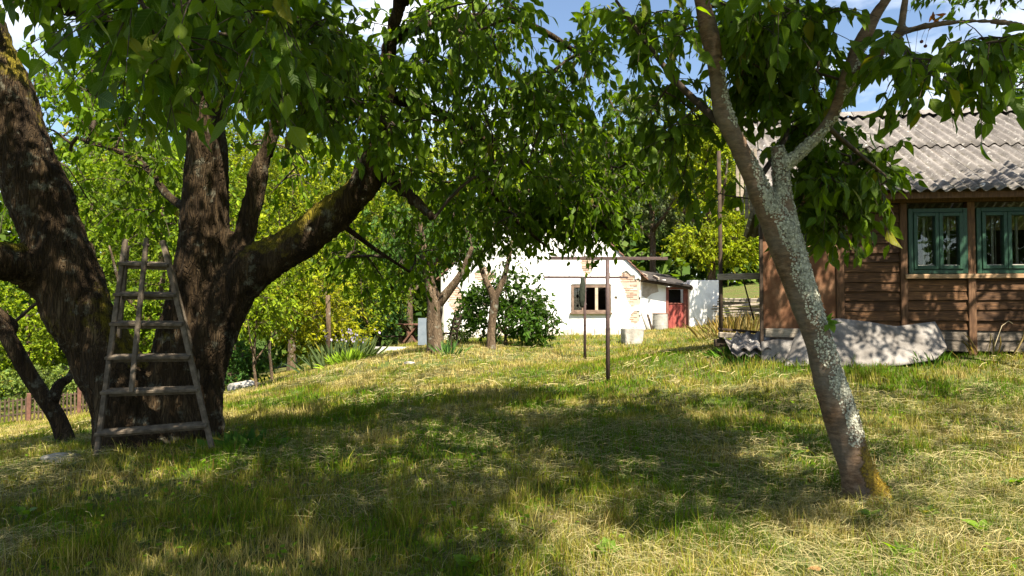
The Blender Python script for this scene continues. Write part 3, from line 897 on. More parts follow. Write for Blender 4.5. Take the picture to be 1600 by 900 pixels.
sk.limb([(1400, 54, 4.08, 15), (1440, 42, 3.95, 14), (1500, 34, 3.8, 11), (1560, 34, 3.7, 9), (1620, 46, 3.6, 7), (1700, 60, 3.5, 4)], 6)
sk.limb([(1140, 205, 4.42, 20), (1095, 165, 4.6, 16), (1055, 125, 4.7, 13), (1002, 56, 4.8, 9), (962, 0, 4.8, 6)], 6)
sk.limb([(1180, 290, 4.5, 12), (1230, 200, 5.0, 12), (1200, 120, 5.3, 10), (1158, 70, 5.4, 8)], 6)
sk.limb([(1290, 195, 4.42, 12), (1330, 230, 4.6, 9), (1390, 280, 4.8, 5)], 6)
RB = np.array(rt.location)
for a_, l_ in ((.2, .20), (1.5, .2), (2.9, .2), (4.1, .20), (5.3, .18)):
    dv = np.array((math.cos(a_), math.sin(a_), 0))
    q_ = [RB + dv * .02 + (-.02, 0, .15), RB + dv * .09 + (0, 0, .06), RB + dv * l_ * .7 + (0, 0, .02), RB + dv * l_ + (0, 0, -.05)]
    sk.limbs.insert(6, catmull(np.array([(*q_[0], .05), (*q_[1], .05), (*q_[2], .035), (*q_[3], .02)]), 5))
trk, P_, N_ = solid_trunk('trunk', sk.limbs[:11], .013, rt, MAT['bark_cherry'], 4, 18, ridges=.006, seed=8.1, lump=.018)
hgt = P_[:, 2] - rt.location.z
cx = np.array([l[0] for l in P_])
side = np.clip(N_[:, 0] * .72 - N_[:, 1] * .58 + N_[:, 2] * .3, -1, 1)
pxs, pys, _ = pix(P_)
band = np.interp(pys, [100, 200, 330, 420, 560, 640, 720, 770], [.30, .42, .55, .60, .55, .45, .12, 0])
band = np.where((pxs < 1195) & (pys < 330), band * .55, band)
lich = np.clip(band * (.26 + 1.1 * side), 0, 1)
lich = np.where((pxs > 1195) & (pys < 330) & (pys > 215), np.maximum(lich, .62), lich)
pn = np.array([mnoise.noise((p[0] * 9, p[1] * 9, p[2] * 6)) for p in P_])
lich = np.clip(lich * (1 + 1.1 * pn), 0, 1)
set_float(trk.data, 'lichen', lich)
set_float(trk.data, 'moss', np.clip((.60 - hgt) * 2.4, 0, 1) * np.clip(.55 + .9 * N_[:, 0], 0, 1))
# flakes of lichen standing off the bark
w = lich * (pys > 60) * (pys < 720); w = w ** 1.5; w = np.where(lich > .22, w, 0)
pick = rng.choice(len(P_), 6500, p=w / w.sum(), replace=False)
NN = N_[pick] + rng.normal(size=(len(pick), 3)) * .22
DD = np.cross(NN, rng.normal(size=(len(pick), 3)))
lc = np.array((.46, .455, .36)) * (.45 + .85 * rng.random((len(pick), 1)))
lme = leaves_mesh('lichen', P_[pick] + N_[pick] * .002, DD + .08 * NN, NN, rng.uniform(.008, .021, len(pick)), lc, False, rt.location, wide=1.9)
mobj('lichen', lme, MAT['hay'], rt, 'stuff')
w2 = np.clip((.42 - hgt), 0, 1) * np.clip(.25 + N_[:, 0], 0, 1); pick = rng.choice(len(P_), 1500, p=w2 / w2.sum(), replace=False)
mc = np.array((.26, .17, .02)) * (.5 + .9 * rng.random((1500, 1)))
mme = leaves_mesh('moss', P_[pick], N_[pick] + rng.normal(size=(1500, 3)) * .6, rng.normal(size=(1500, 3)), rng.uniform(.008, .022, 1500), mc, False, rt.location)
mobj('moss', mme, MAT['hay'], rt, 'stuff')
for l in sk.limbs[11:]:
    tb = Tubes(); tb.add(l[:, :3], l[:, 3], 8)
    mobj('limb', tb.mesh('limb', rt.location), MAT['twig'], rt)
blobs = [(1190, 110, 5.0, 70, 80, .5, 42), (1150, 40, 4.6, 110, 45, .6, 26), (1320, 275, 5.0, 85, 60, .35, 46), (1260, 215, 5.1, 60, 50, .3, 20), (1290, 335, 5.1, 60, 35, .3, 14), (1050, 180, 5.0, 50, 90, .5, 17), (1010, 40, 4.8, 70, 40, .5, 16),
         (1230, 20, 4.2, 90, 35, .5, 18), (1400, 80, 3.9, 40, 25, .3, 6), (1470, 95, 3.6, 70, 30, .3, 9), (1560, 60, 3.5, 50, 30, .3, 6), (1280, 110, 4.8, 30, 60, .3, 12), (1110, 270, 5.4, 60, 60, .4, 8),
         ('w', 2.2, 5.2, 5.6, 1.9, 1.7, .8, 110), ('w', 5.8, 4.2, 5.3, 1.4, 2.4, .5, 120)]
T = blob_points(blobs, rng)
U = np.stack([rng.uniform(2.6, 4.7, 330), rng.uniform(.6, 5.6, 330), 5.3 + rng.normal(0, .2, 330)], 1)  # out-of-view leaves added overhead to shade the lawn beside the trunk
T = np.concatenate([T, U[vnoise(U[:, 0], U[:, 1], .9, 43) > .40]])
paths = grow(sk.nodes(), T, rng, sag=.08, step=.2, r_tip=.0030, r_pow=.42, r_max=.014)
foliage(rt, paths, rng, (.092, .160, .005), 'leaf', singles=260, hi_dist=7.0, twigs=3, per=7, tl=(.16, .34), leaf=.105, droop=.9, yellow=.006)
# a fresh sprout on the trunk
sp = W(1296, 505, 4.38)
n = 9
mobj('sprout', leaves_mesh('sprout', np.repeat(sp[None], n, 0) + rng.normal(size=(n, 3)) * .012, rng.normal(size=(n, 3)) * .5 + np.array((.5, -.3, .25)), rng.normal(size=(n, 3)) * .4 + np.array((0, -.5, .6)),
     rng.uniform(.05, .10, n), leaf_colours(n, (.12, .22, .025), rng, .2), True, rt.location, 1.3), MAT['leaf_near'], rt)
# a few dead orange leaves caught on a twig
n = 7
dl = W(1466, 26, 3.92)
mobj('dead_leaves', leaves_mesh('dead_leaves', dl + rng.normal(size=(n, 3)) * np.array((.02, .02, .03)), rng.normal(size=(n, 3)) * .5 + np.array((-.2, 0, -1)), rng.normal(size=(n, 3)), rng.uniform(.05, .09, n),
     leaf_colours(n, (.42, .14, .03), rng, .25), True, rt.location, .8), MAT['hay'], rt, 'stuff')
# three dark cherries
for (a, b_, d) in ((1440, 65, 3.85), (1446, 72, 3.85), (1428, 101, 3.9)):
    bm = bmesh.new(); bmesh.ops.create_icosphere(bm, subdivisions=2, radius=.010, matrix=Matrix.Translation(Vector(W(a, b_, d)) - rt.location))
    c = mobj('cherry', bm_mesh(bm, 'cherry', True), MAT['cherry_fruit'], rt)
    tb = Tubes(); q = W(a, b_, d); tb.add(np.array([q + (0, 0, .009), q + (.004, 0, .03), W(a + 6, 45, d)]), [.001] * 3, 4, False)
    mobj('stalk', tb.mesh('stalk', rt.location), MAT['twig'], rt)

# ------------------------------------------------------------------ wooden hut on the right
HX = (1192 - 800) / F * 10.5
hut = thing('wooden_hut', 'weathered brown plank hut with green casement windows and grey corrugated roof', 'hut', (HX, 10.5, .50), math.radians(-7))
bpy.context.view_layer.update()
HM = hut.matrix_world.copy()
def hp(px, py, yo=0.0): return on_plane(HM, px, py, yo)
xl = hp(1192, 450)[0]; xb = hp(1311, 450)[0]; xr = 6.6
zb = hp(1400, 548)[1]; ze = hp(1500, 318)[1]
HD = 4.9
# dark backing boards behind the planks so the room is closed
box('backing_wall', xb, xr, HD - .05, HD, zb, ze + .1, MAT['dark_wood'], hut, 0)
box('backing_wall', xr - .05, xr, .06, HD - .06, zb, ze + .1, MAT['dark_wood'], hut, 0)
box('backing_wall', xb, xb + .05, .06, HD - .06, zb, ze + .1, MAT['dark_wood'], hut, 0)
box('floor', xb + .06, xr - .06, .07, HD - .06, zb - .02, zb + .06, MAT['dark_wood'], hut, 0)
# posts
posts = [(1306, 1318), (1406, 1417), (1511, 1523), (1618, 1630), (1724, 1736), (1830, 1842)]
pz0 = hp(1400, 556)[1]
px_l = []
for a, b_ in posts:
    x0, x1 = hp(a, 450)[0], hp(b_, 450)[0]
    px_l.append((x0, x1))
    box('post', x0, x1, -.045, .07, pz0, ze + .02, MAT['post_wood'], hut, .006, .004)
zs = hp(1500, 432)[1]                           # window sill height
rowh = .150
def planks(x0, x1, z0, z1, drop=0):
    z = z0; k = 0
    while z < z1 - .03:
        h = min(rowh * random.uniform(.9, 1.1), z1 - z)
        bm = bmesh.new()
        y = random.uniform(-.008, .008)
        n = 4
        ring = []
        for i in range(n + 1):
            x = x0 + (x1 - x0) * i / n
            e = random.uniform(-.006, .006)
            ring.append([bm.verts.new(c) for c in ((x, y - .028, z + e), (x, y - .004, z + h - .008 + random.uniform(-.004, .003)), (x, y + .02, z + h - .006), (x, y + .02, z + e))])
        for i in range(n):
            for j in range(4): bm.faces.new((ring[i][j], ring[i][(j + 1) % 4], ring[i + 1][(j + 1) % 4], ring[i + 1][j]))
        bm.faces.new(ring[0]); bm.faces.new(ring[-1][::-1])
        mobj('plank', bm_mesh(bm, 'plank'), MAT['base_wood'] if k < 2 and z0 < zb + .1 else MAT['wall_wood'], hut)
        z += h; k += 1
for k in range(len(px_l) - 1):
    x0, x1 = px_l[k][1] + .004, px_l[k + 1][0] - .004
    planks(x0, x1, zb, ze if k in (0, 4) else zs - .02)
    box('backing_wall', x0, x1, .026, .05, zb, ze if k in (0, 4) else zs - .02, MAT['dark_wood'], hut, 0)
# sill rail over the lower planks, head beam under the eaves
x0 = hp(1412, 430)[0]; x1 = px_l[4][0]
box('sill_rail', x0, x1, -.075, .02, zs - .03, zs + .035, MAT['sill_wood'], hut, .006, .004)
box('head_beam', xl - .10, xr, -.06, .08, ze + .022, ze + .16, MAT['post_wood'], hut, .006)
box('fascia_board', xl - .10, xr, -.36, -.33, hp(1500, 309, -.36)[1], hp(1500, 299, -.36)[1] , MAT['post_wood'], hut, .003)
box('soffit', xl - .10, xr, -.33, -.06, ze + .165, ze + .185, MAT['dark_wood'], hut, 0)
# windows
def hut_window(a, b_, first):
    x0, x1 = hp(a, 400)[0], hp(b_, 400)[0]; z0, z1 = zs + .04, hp(1460, 326)[1]
    w = bpy.data.objects.new('window', None); w.empty_display_size = .1; put(w, hut)
    t = .065
    bm = bmesh.new()
    for q in ((x0, x0 + t, z0, z1), (x1 - t, x1, z0, z1), (x0 + t, x1 - t, z0, z0 + t), (x0 + t, x1 - t, z1 - t, z1)):
        box_into(bm, q[0], q[1], -.05, .05, q[2], q[3], .005)
    mobj('frame', bm_mesh(bm, 'frame'), MAT['green_paint'], w)
    xm = (x0 + x1) / 2 + .01; c = .052
    for s, (u0, u1) in enumerate(((x0 + t + .004, xm - .003), (xm + .003, x1 - t - .004))):
        bm = bmesh.new(); v0, v1 = z0 + t + .004, z1 - t - .004
        for q in ((u0, u0 + c, v0, v1), (u1 - c, u1, v0, v1), (u0 + c, u1 - c, v0, v0 + c), (u0 + c, u1 - c, v1 - c, v1)):
            box_into(bm, q[0], q[1], -.068, .03, q[2], q[3], .004)
        mobj('casement', bm_mesh(bm, 'casement'), MAT['green_paint'], w)
        g = box('pane', u0 + c - .005, u1 - c + .005, -.012, -.008, v0 + c - .005, v1 - c + .005, MAT['glass'], w, 0)
        # inner window stile and curtain
        xi = u0 + (u1 - u0) * (.56 if first else .60)
        box('inner_stile', xi, xi + .035, .10, .13, v0, v1, MAT['curtain'], w, .003)
        box('putty', u0 + c, u1 - c, -.022, -.0125, v0 + c, v0 + c + .014, MAT['curtain'], w, 0)
        if s == 0:
            bm = bmesh.new(); n = 14; rows = []
            xa, xc = xi + .10, u1 - .05
            for i in range(n + 1):
                f = i / n
                rows.append([bm.verts.new((xa + (xc - xa) * f, .17 + .018 * math.sin(f * 19), z)) for z in (v0 - .05, v1)])
            for i in range(n): bm.faces.new((rows[i][0], rows[i + 1][0], rows[i + 1][1], rows[i][1]))
            mobj('curtain', bm_mesh(bm, 'curtain', True), MAT['pale_frame'] if first else MAT['curtain'], w)
    # vertical putty stile light on each pane edge
hut_window(1418, 1510, True)
hut_window(1524, 1617, False)
hut_window(1631, 1723, False)
# reddish board panel and what stands under it
z0, z1 = hp(1240, 514)[1], hp(1240, 388)[1]
xm = hp(1252, 450)[0]
x1 = px_l[0][0] - .004
box('wall_panel', xl, xm, -.02, .0, z0, z1 + .35, MAT['rust_panel'], hut, .004)
box('wall_panel', xm + .006, x1, -.012, .008, z0, z1, MAT['rust_panel'], hut, .004)
box('ledge', xm + .01, px_l[0][1], -.05, .0, z1 + .01, z1 + .04, MAT['sill_wood'], hut, .004)
box('dark_hatch', xm + .006, x1, .02, .03, z1 + .045, ze + .02, MAT['black_in'], hut, 0)
box('stile', x1 - .10, x1 - .004, -.03, .012, z1 + .045, ze + .02, MAT['post_wood'], hut, .003)
box('plank', xl + .02, x1, -.05, -.02, hp(1220, 527)[1], hp(1220, 513)[1], MAT['grey_wood'], hut, .004, .006)
box('porch_post', xl - .05, xl - .005, -.04, .02, hp(1190, 560)[1], ze + .02, MAT['dark_wood'], hut, .003)
# open porch at the left end
xp = hp(1125, 400, .5)[0]
tb = Tubes(); tb.add([(xp, .5, hp(1125, 538, .5)[1]), (xp + .01, .5, hp(1125, 430, .5)[1]), (xp - .005, .5, hp(1124, 236, .5)[1])], [.034, .032, .030], 8)
mobj('porch_post', tb.mesh('porch_post'), MAT['dark_wood'], hut)
ra = hp(1121, 433, .44); rb = hp(1195, 431, .44)
bar('porch_rail', (ra[0], .44, ra[1]), (rb[0], .44, rb[1]), .045, .10, MAT['grey_wood'], hut)
fa = hp(1123, 523, .35); fb = hp(1192, 527, .35)
bar('porch_beam', (fa[0], .35, fa[1]), (fb[0], .35, fb[1]), .12, .085, MAT['grey_wood'], hut, bevel=.01)
fa = hp(1123, 514, .5); fb = hp(1192, 520, .5)
bar('porch_beam', (fa[0], .55, fa[1]), (fb[0], .55, fb[1]), .16, .04, MAT['dark_wood'], hut, bevel=.008)
fa = hp(1118, 536, .3); fb = hp(1139, 536, .3)
bar('porch_foot', (fa[0], .42, fa[1]), (fb[0], .42, fb[1]), .14, .12, MAT['dark_wood'], hut, bevel=.008)
for (a, b_, c, d) in ((1161, 436, 1178, 500), (1184, 434, 1196, 470)):
    s, e = hp(a, b_, .5), hp(c, d, .9)
    tb = Tubes(); tb.add([(s[0], .5, s[1]), (e[0], .9, e[1])], [.012, .012], 6); mobj('brace', tb.mesh('brace'), MAT['dark_wood'], hut)
for k in range(5):
    a = 1150 + k * 7
    s, e = hp(a, 330 + 6 * (k % 3), .3), hp(a, 262, .3)
    box('gable_board', s[0], s[0] + .052, .28, .30, s[1], e[1] + .3, MAT['grey_wood'], hut, .003, .003)
# roof: ridge 3.1 m behind the eave edge
YE, YR = -.44, 2.75
zE = hp(1500, 297, YE)[1]; zR = hp(1500, 178, YR)[1]
roof = bpy.data.objects.new('roof', None); roof.empty_display_size = .2; put(roof, hut)
PITCHW = .177; SW = PITCHW * 6
RX0, RX1 = xl - .12, xr + .35
def sheet(x0, x1, ya, za, yb, zb_, lift):
    n = int(round((x1 - x0) / (PITCHW / 10))); nb = 6
    X = np.linspace(x0, x1, n + 1); wv = np.cos((X - RX0) / PITCHW * 2 * np.pi)
    d = np.array((0, yb - ya, zb_ - za)); L_ = np.linalg.norm(d); d /= L_; nn = np.array((0, -d[2], d[1])) * (1 if d[1] > 0 else -1)
    tops = []
    for k in range(nb + 1):
        f = k / nb
        base = np.array((0, ya, za)) + d * L_ * f
        tops.append(np.stack([X, base[1] + nn[1] * (wv * .027 + lift * (1 - f)), base[2] + nn[2] * (wv * .027 + lift * (1 - f))], 1))
    V = np.concatenate(tops + [t - nn * .008 for t in tops])
    m = n + 1
    i, j = np.meshgrid(np.arange(n), np.arange(nb)); a = (j * m + i).ravel(); o2 = m * (nb + 1)
    Q = [np.stack([a, a + 1, a + 1 + m, a + m], 1), np.stack([a + o2, a + m + o2, a + 1 + m + o2, a + 1 + o2], 1)]
    e = np.arange(n); Q.append(np.stack([e, e + o2, e + 1 + o2, e + 1], 1))
    e2 = e + m * nb; Q.append(np.stack([e2, e2 + 1, e2 + 1 + o2, e2 + o2], 1))
    for c in (0, n):
        e = np.arange(nb) * m + c; Q.append(np.stack([e, e + m, e + m + o2, e + o2], 1))
    me = fast_mesh('corrugated_sheet', V, np.concatenate(Q), None, True)
    set_float(me, 'valley', np.tile(np.clip(-wv, 0, 1) ** 2, 2 * (nb + 1)))
    o = mobj('corrugated_sheet', me, MAT['roof'], roof)
    return o
ym, zm = YE + (YR - YE) * .5, zE + (zR - zE) * .5
x = RX0
while x < RX1 - .2:
    j = random.uniform(-.01, .01)
    sheet(x + .003, x + SW - .003, YE + j, zE + j * .7, ym + .06, zm + .06 * (zR - zE) / (YR - YE), .012)
    sheet(x + .003, x + SW - .003, ym, zm + .022, YR - .02, zR + .005, .012)
    if x > xb - .3: sheet(x + .003, x + SW - .003, YR * 2 - YE, zE, YR + .02, zR + .005, .0)
    x += SW
x = RX0
while x < RX1 - .2:
    n = 20; xs_ = np.linspace(x + .002, x + 1.2 - .01, n + 1)
    V = []
    prof = [(-.20, -.085), (-.11, -.02), (-.045, .035), (0, .05), (.045, .035), (.11, -.02), (.20, -.085)]
    for i, xx in enumerate(xs_):
        wv = math.cos((xx - RX0) / PITCHW * 2 * math.pi) * .02
        for k, (py_, pz_) in enumerate(prof): V.append((xx, YR + py_, zR + .035 + pz_ + (wv if k in (0, 6) else 0) + .025))
    q = [(i * 7 + k, i * 7 + k + 1, (i + 1) * 7 + k + 1, (i + 1) * 7 + k) for i in range(n) for k in range(6)]
    me = fast_mesh('ridge_cap', V, q, None, True); set_float(me, 'valley', np.zeros(len(V)))
    mobj('ridge_cap', me, MAT['roof'], roof)
    x += 1.2
for xx in (xr - .02, xb + .02):      # gable infill
    bm = bmesh.new()
    a = [bm.verts.new((xx, 0.0, ze + .1)), bm.verts.new((xx, HD, ze + .1)), bm.verts.new((xx, YR, zR - .06))]
    bm.faces.new(a); mobj('gable', bm_mesh(bm, 'gable'), MAT['dark_wood'], hut)
# rafters under the eave
for k in range(12):
    xx = xl - .05 + k * .60
    d = Vector((0, YR - YE, zR - zE)).normalized()
    bar('rafter', (xx, YE + .1, zE + .1 * d.z / d.y - .075), (xx, 1.2, zE + (1.2 - YE) * d.z / d.y - .075), .06, .08, MAT['post_wood'], roof, bevel=.004)

# grey cement sheet leaning on the hut wall
def outline_sheet(name, pts, yo_bot, yo_top, thick, mat, label, cat, wave=.02, nx_=28, nz_=10):
    xs = [p[0] for p in pts[0]]
    zlow, zup = [], []
    X = np.linspace(xs[0], xs[-1], nx_ + 1)
    lo = np.interp(X, [p[0] for p in pts[1]], [p[1] for p in pts[1]]); up = np.interp(X, xs, [p[1] for p in pts[0]])
    V = []
    for k in range(nz_ + 1):
        f = k / nz_
        for i, a in enumerate(X):
            py = lo[i] * (1 - f) + up[i] * f
            yo = yo_bot * (1 - f) + yo_top * f + wave * math.sin(i * .55 + f * 2) * .6 + wave * math.sin(i * .21 + 1)
            u, z = hp(a, py, yo)
            V.append((u, yo, z))
    V = np.array(V); V2 = V + np.array((0, thick, 0)); m = nx_ + 1
    i, j = np.meshgrid(np.arange(nx_), np.arange(nz_)); a = (j * m + i).ravel(); o2 = len(V)
    Q = [np.stack([a, a + 1, a + 1 + m, a + m], 1), np.stack([a + o2, a + m + o2, a + 1 + m + o2, a + 1 + o2], 1)]
    e = np.arange(nx_); Q.append(np.stack([e, e + o2, e + 1 + o2, e + 1], 1)); e = e + m * nz_; Q.append(np.stack([e, e + 1, e + 1 + o2, e + o2], 1))
    for c in (0, nx_):
        e = np.arange(nz_) * m + c; Q.append(np.stack([e, e + m, e + m + o2, e + o2], 1))
    allV = np.concatenate([V, V2])
    Wd = np.array([HM @ Vector(v) for v in allV]); org = Wd.mean(0); org[2] = Wd[:, 2].min()
    o = mobj(name, fast_mesh(name, Wd - org, np.concatenate(Q), None, True), mat)
    o.location = org
    return tag(o, label, cat)
outline_sheet('cement_sheet', ([(1226, 560), (1245, 520), (1275, 501), (1310, 497), (1360, 503), (1400, 510), (1430, 506), (1464, 502), (1479, 540)],
                               [(1226, 572), (1330, 575), (1400, 572), (1462, 562), (1479, 546)]), -.62, -.14, .012, MAT['cement_sheet'],
              'large warped grey cement sheet leaning against the foot of the hut wall', 'sheet')
outline_sheet('concrete_slab', ([(1190, 534), (1215, 530), (1240, 532)], [(1190, 572), (1215, 575), (1240, 574)]), -.30, -.12, .06, MAT['cement_sheet'],
              'small upright grey slab at the hut corner left of the leaning sheet', 'slab', .008, 8, 5)
# broken corrugated pieces under the porch
cr = thing('corrugated_scrap', 'broken piece of corrugated roofing lying under the porch beam', 'roofing scrap', (*(HM @ Vector((hp(1168, 550, .05)[0], .05, 0)))[:2], g1(*(HM @ Vector((hp(1168, 550, .05)[0], .05, 0)))[:2])), math.radians(-3))
for k in range(2):
    V = []; n = 24; m = 5
    for j in range(m + 1):
        for i in range(n + 1):
            V.append((-.30 + .6 * i / n + .04 * j * k, -.25 + .10 * j, .08 + .045 * j + .09 * k + .026 * math.cos(i / n * 2 * math.pi * 3.4)))
    V = np.array(V); a = np.array([j * (n + 1) + i for j in range(m) for i in range(n)])
    Q = np.concatenate([np.stack([a, a + 1, a + n + 2, a + n + 1], 1), np.stack([a, a + n + 1, a + n + 2, a + 1], 1) + len(V)])
    me = fast_mesh('sheet', np.concatenate([V, V - np.array((0, 0, .009))]), Q, None, True); set_float(me, 'valley', np.zeros(len(V) * 2))
    mobj('sheet', me, MAT['roof'], cr)

# ------------------------------------------------------------------ white house
hs = thing('white_house', 'old white plastered house with patches of bare brick and a brown window', 'house', W(846, 521, 23))
bpy.context.view_layer.update()
SM = hs.matrix_world.copy()
def sp_(px, py, yo=0.0): return on_plane(SM, px, py, yo)
X0, Z0 = sp_(692, 540); X1, _ = sp_(1002, 500); Ze = sp_(1002, 428)[1]; Xa = (X0 + X1) / 2; Za = Ze + (X1 - Xa) * .98; Z0 = sp_(846, 545)[1]
wx0, wz0 = sp_(893, 488); wx1, wz1 = sp_(953, 446)
rngh = np.random.default_rng(21)
cell = .05
cx_ = np.arange(X0, X1 + 1e-6, cell); cz_ = np.arange(Z0, Za, cell)
patches = [(sp_(988, 450), .34, .50), (sp_(978, 436), .25, .25), (sp_(992, 470), .22, .25), (sp_(915, 418), .22, .32), (sp_(920, 408), .25, .18), (sp_(993, 497), .2, .28), (sp_(758, 430), .4, .3), (sp_(712, 470), .3, .5), (sp_(962, 466), .07, .06)]
def hole(x, z):
    if wx0 - .01 < x < wx1 + .01 and wz0 - .01 < z < wz1 + .01: return True
    nz = mnoise.noise((x * 3.3, z * 3.3, 4.1)) * .55 + mnoise.noise((x * 9, z * 9, 1.7)) * .3
    for (c, rx, rz) in patches:
        if ((x - c[0]) / rx) ** 2 + ((z - c[1]) / rz) ** 2 + nz < .75: return True
    if z < Z0 + .50 and mnoise.noise((x * 2.2, z * 4, 9.3)) + (Z0 + .35 - z) * 1.3 > .35: return True
    return False
vid = {}; V = []; Q = []
def vv(i, j):
    if (i, j) not in vid:
        vid[(i, j)] = len(V)
        x, z = cx_[0] + i * cell, cz_[0] + j * cell
        zt = Ze + (X1 - Xa - abs(x - Xa)) * .98
        V.append((x + .012 * mnoise.noise((i * 1.7, j * 1.3, 0)), -.03 + .022 * mnoise.noise((x * 1.4, z * 1.4, 2)) + .008 * mnoise.noise((x * 6, z * 6, 5)), min(z, zt)))
    return vid[(i, j)]
for i in range(len(cx_) - 1):
    for j in range(len(cz_) - 1):
        x, z = cx_[0] + (i + .5) * cell, cz_[0] + (j + .5) * cell
        if z > Ze + (X1 - Xa - abs(x - Xa)) * .98 or hole(x, z): continue
        Q.append((vv(i, j), vv(i + 1, j), vv(i + 1, j + 1), vv(i, j + 1)))
V = np.array(V)
# snap the cells round the window to its edges
for c, lo, hi in ((0, wx0, wx1),):
    pass
hw = mobj('plaster', fast_mesh('plaster', V, np.array(Q), None, False), MAT['plaster'], hs)
so = hw.modifiers.new('thick', 'SOLIDIFY'); so.thickness = .028; so.offset = -1
# masonry core with a window opening
def core(x0, x1, z0, z1): box('wall', x0, x1, .0, .35, z0, z1, MAT['mortar'], hs, 0)
core(X0 + .02, wx0, Z0 - .2, Ze); core(wx1, X1 - .02, Z0 - .2, Ze); core(wx0, wx1, Z0 - .2, wz0); core(wx0, wx1, wz1, Ze)
bm = bmesh.new()
tri = [(X0 + .03, Ze), (X1 - .03, Ze), (Xa, Za - .04)]
f = [[bm.verts.new((a, y, b_)) for a, b_ in tri] for y in (.0, .35)]
bm.faces.new(f[0]); bm.faces.new(f[1][::-1])
for k in range(3): bm.faces.new((f[0][k], f[0][(k + 1) % 3], f[1][(k + 1) % 3], f[1][k]))
mobj('gable', bm_mesh(bm, 'gable'), MAT['mortar'], hs)
box('wall', X0 + .02, X0 + .3, .35, 9, Z0 - .2, Ze, MAT['plaster'], hs, 0); box('wall', X1 - .3, X1 - .02, .35, 9, Z0 - .2, Ze, MAT['plaster'], hs, 0); box('wall', X0 + .3, X1 - .3, 8.7, 9, Z0 - .2, Ze, MAT['plaster'], hs, 0)
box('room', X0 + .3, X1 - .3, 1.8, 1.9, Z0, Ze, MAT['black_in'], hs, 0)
# bricks laid bare where the plaster fell
bw, bh = .25, .075
variants = []
for k in range(4):
    bm = bmesh.new(); box_into(bm, .005, bw - .012, -.014, .0, .005, bh - .010, .004, .004); me = bm_mesh(bm, 'brick'); me.materials.append(MAT['brick']); variants.append(me)
nb = 0; r = 0; z = Z0
while z < Ze + 1.5:
    x = X0 + .04 + (r % 2) * bw / 2
    while x < X1 - .28:
        cxm, czm = x + bw / 2, z + bh / 2
        if not (wx0 - .3 < cxm < wx1 + .3 and wz0 - .12 < czm < wz1 + .12) and any(hole(a, czm) for a in (x + .04, cxm, x + bw - .04)) and czm < Ze + (X1 - Xa - abs(cxm - Xa)) * .98 - .1 and nb < 260:
            if rngh.random() < .85:
                o = bpy.data.objects.new('brick', random.choice(variants)); put(o, hs); o.location = (x, 0, z); nb += 1
        x += bw
    z += bh; r += 1
# window
wn_ = bpy.data.objects.new('window', None); wn_.empty_display_size = .1; put(wn_, hs)
bm = bmesh.new(); t = .075
for q in ((wx0, wx0 + t, wz0, wz1), (wx1 - t, wx1, wz0, wz1), (wx0 + t, wx1 - t, wz0, wz0 + t), (wx0 + t, wx1 - t, wz1 - t, wz1)): box_into(bm, q[0], q[1], -.055, .1, q[2], q[3], .006)
mobj('frame', bm_mesh(bm, 'frame'), MAT['brown_frame'], wn_)
xm1 = sp_(932, 460)[0]; xm2 = sp_(910, 460)[0]
box('mullion', xm1 - .055, xm1 + .045, -.05, .08, wz0 + t, wz1 - t, MAT['pale_frame'], wn_, .005)
box('mullion', xm2 - .025, xm2 + .025, -.02, .06, wz0 + t, wz1 - t, MAT['brown_frame'], wn_, .005)
for a, b_ in ((wx0 + t, xm2 - .025), (xm2 + .025, xm1 - .055), (xm1 + .045, wx1 - t)):
    box('pane', a, b_, .02, .024, wz0 + t, wz1 - t, MAT['glass'], wn_, 0)
box('sill', wx0 - .06, wx1 + .06, -.13, .0, wz0 - .055, wz0 - .004, MAT['brown_frame'], wn_, .006)
# roof slabs with rows of tiles
sl = .98; ov = .10
rf = bpy.data.objects.new('roof', None); rf.empty_display_size = .2; put(rf, hs)
for s in (-1, 1):
    half = X1 - Xa + .22
    rows_ = 26
    for k in range(rows_):
        a0, a1 = half * (1 - k / rows_), half * (1 - (k + 1.12) / rows_)
        a1 = max(a1, 0)
        z0_, z1_ = Za - a0 * sl + .03, Za - a1 * sl + .0
        bm = bmesh.new()
        pts = [(Xa + s * a0, -ov, z0_ + .03), (Xa + s * a1, -ov, z1_ + .03), (Xa + s * a1, 9.2, z1_ + .03), (Xa + s * a0, 9.2, z0_ + .03)]
        a = [bm.verts.new(p) for p in pts]; b_ = [bm.verts.new((p[0], p[1], p[2] - .045)) for p in pts]
        bm.faces.new(a); bm.faces.new(b_[::-1])
        for i in range(4): bm.faces.new((a[i], b_[i], b_[(i + 1) % 4], a[(i + 1) % 4]))
        mobj('tile_row', bm_mesh(bm, 'tile_row'), MAT['roof_tile'], rf)
box('chimney', Xa - .3, Xa + .3, 4.2, 4.8, Za - .5, Za + .7, MAT['brick'], rf, .01)
# plinth stones along the foot of the wall
x = X0
while x < X1 - .15:
    w_ = random.uniform(.22, .55); w_ = min(w_, X1 - x)
    zz = g1(*(SM @ Vector((x + w_ / 2, -.1, 0)))[:2]) - hs.location.z
    bm = bmesh.new(); box_into(bm, x + .01, x + w_ - .01, -.09 + random.uniform(0, .03), .0, zz - .15, zz + random.uniform(.14, .30), .02, .02)
    mobj('plinth_stone', bm_mesh(bm, 'plinth_stone'), MAT['plinth'], hs)
    x += w_
dx, _ = sp_(692, 500)
tb = Tubes(); tb.add([(dx, -.16, Z0 - .1), (dx, -.16, Ze - .1)], [.055, .055], 10); mobj('drainpipe', tb.mesh('drainpipe'), MAT['galv'], hs)

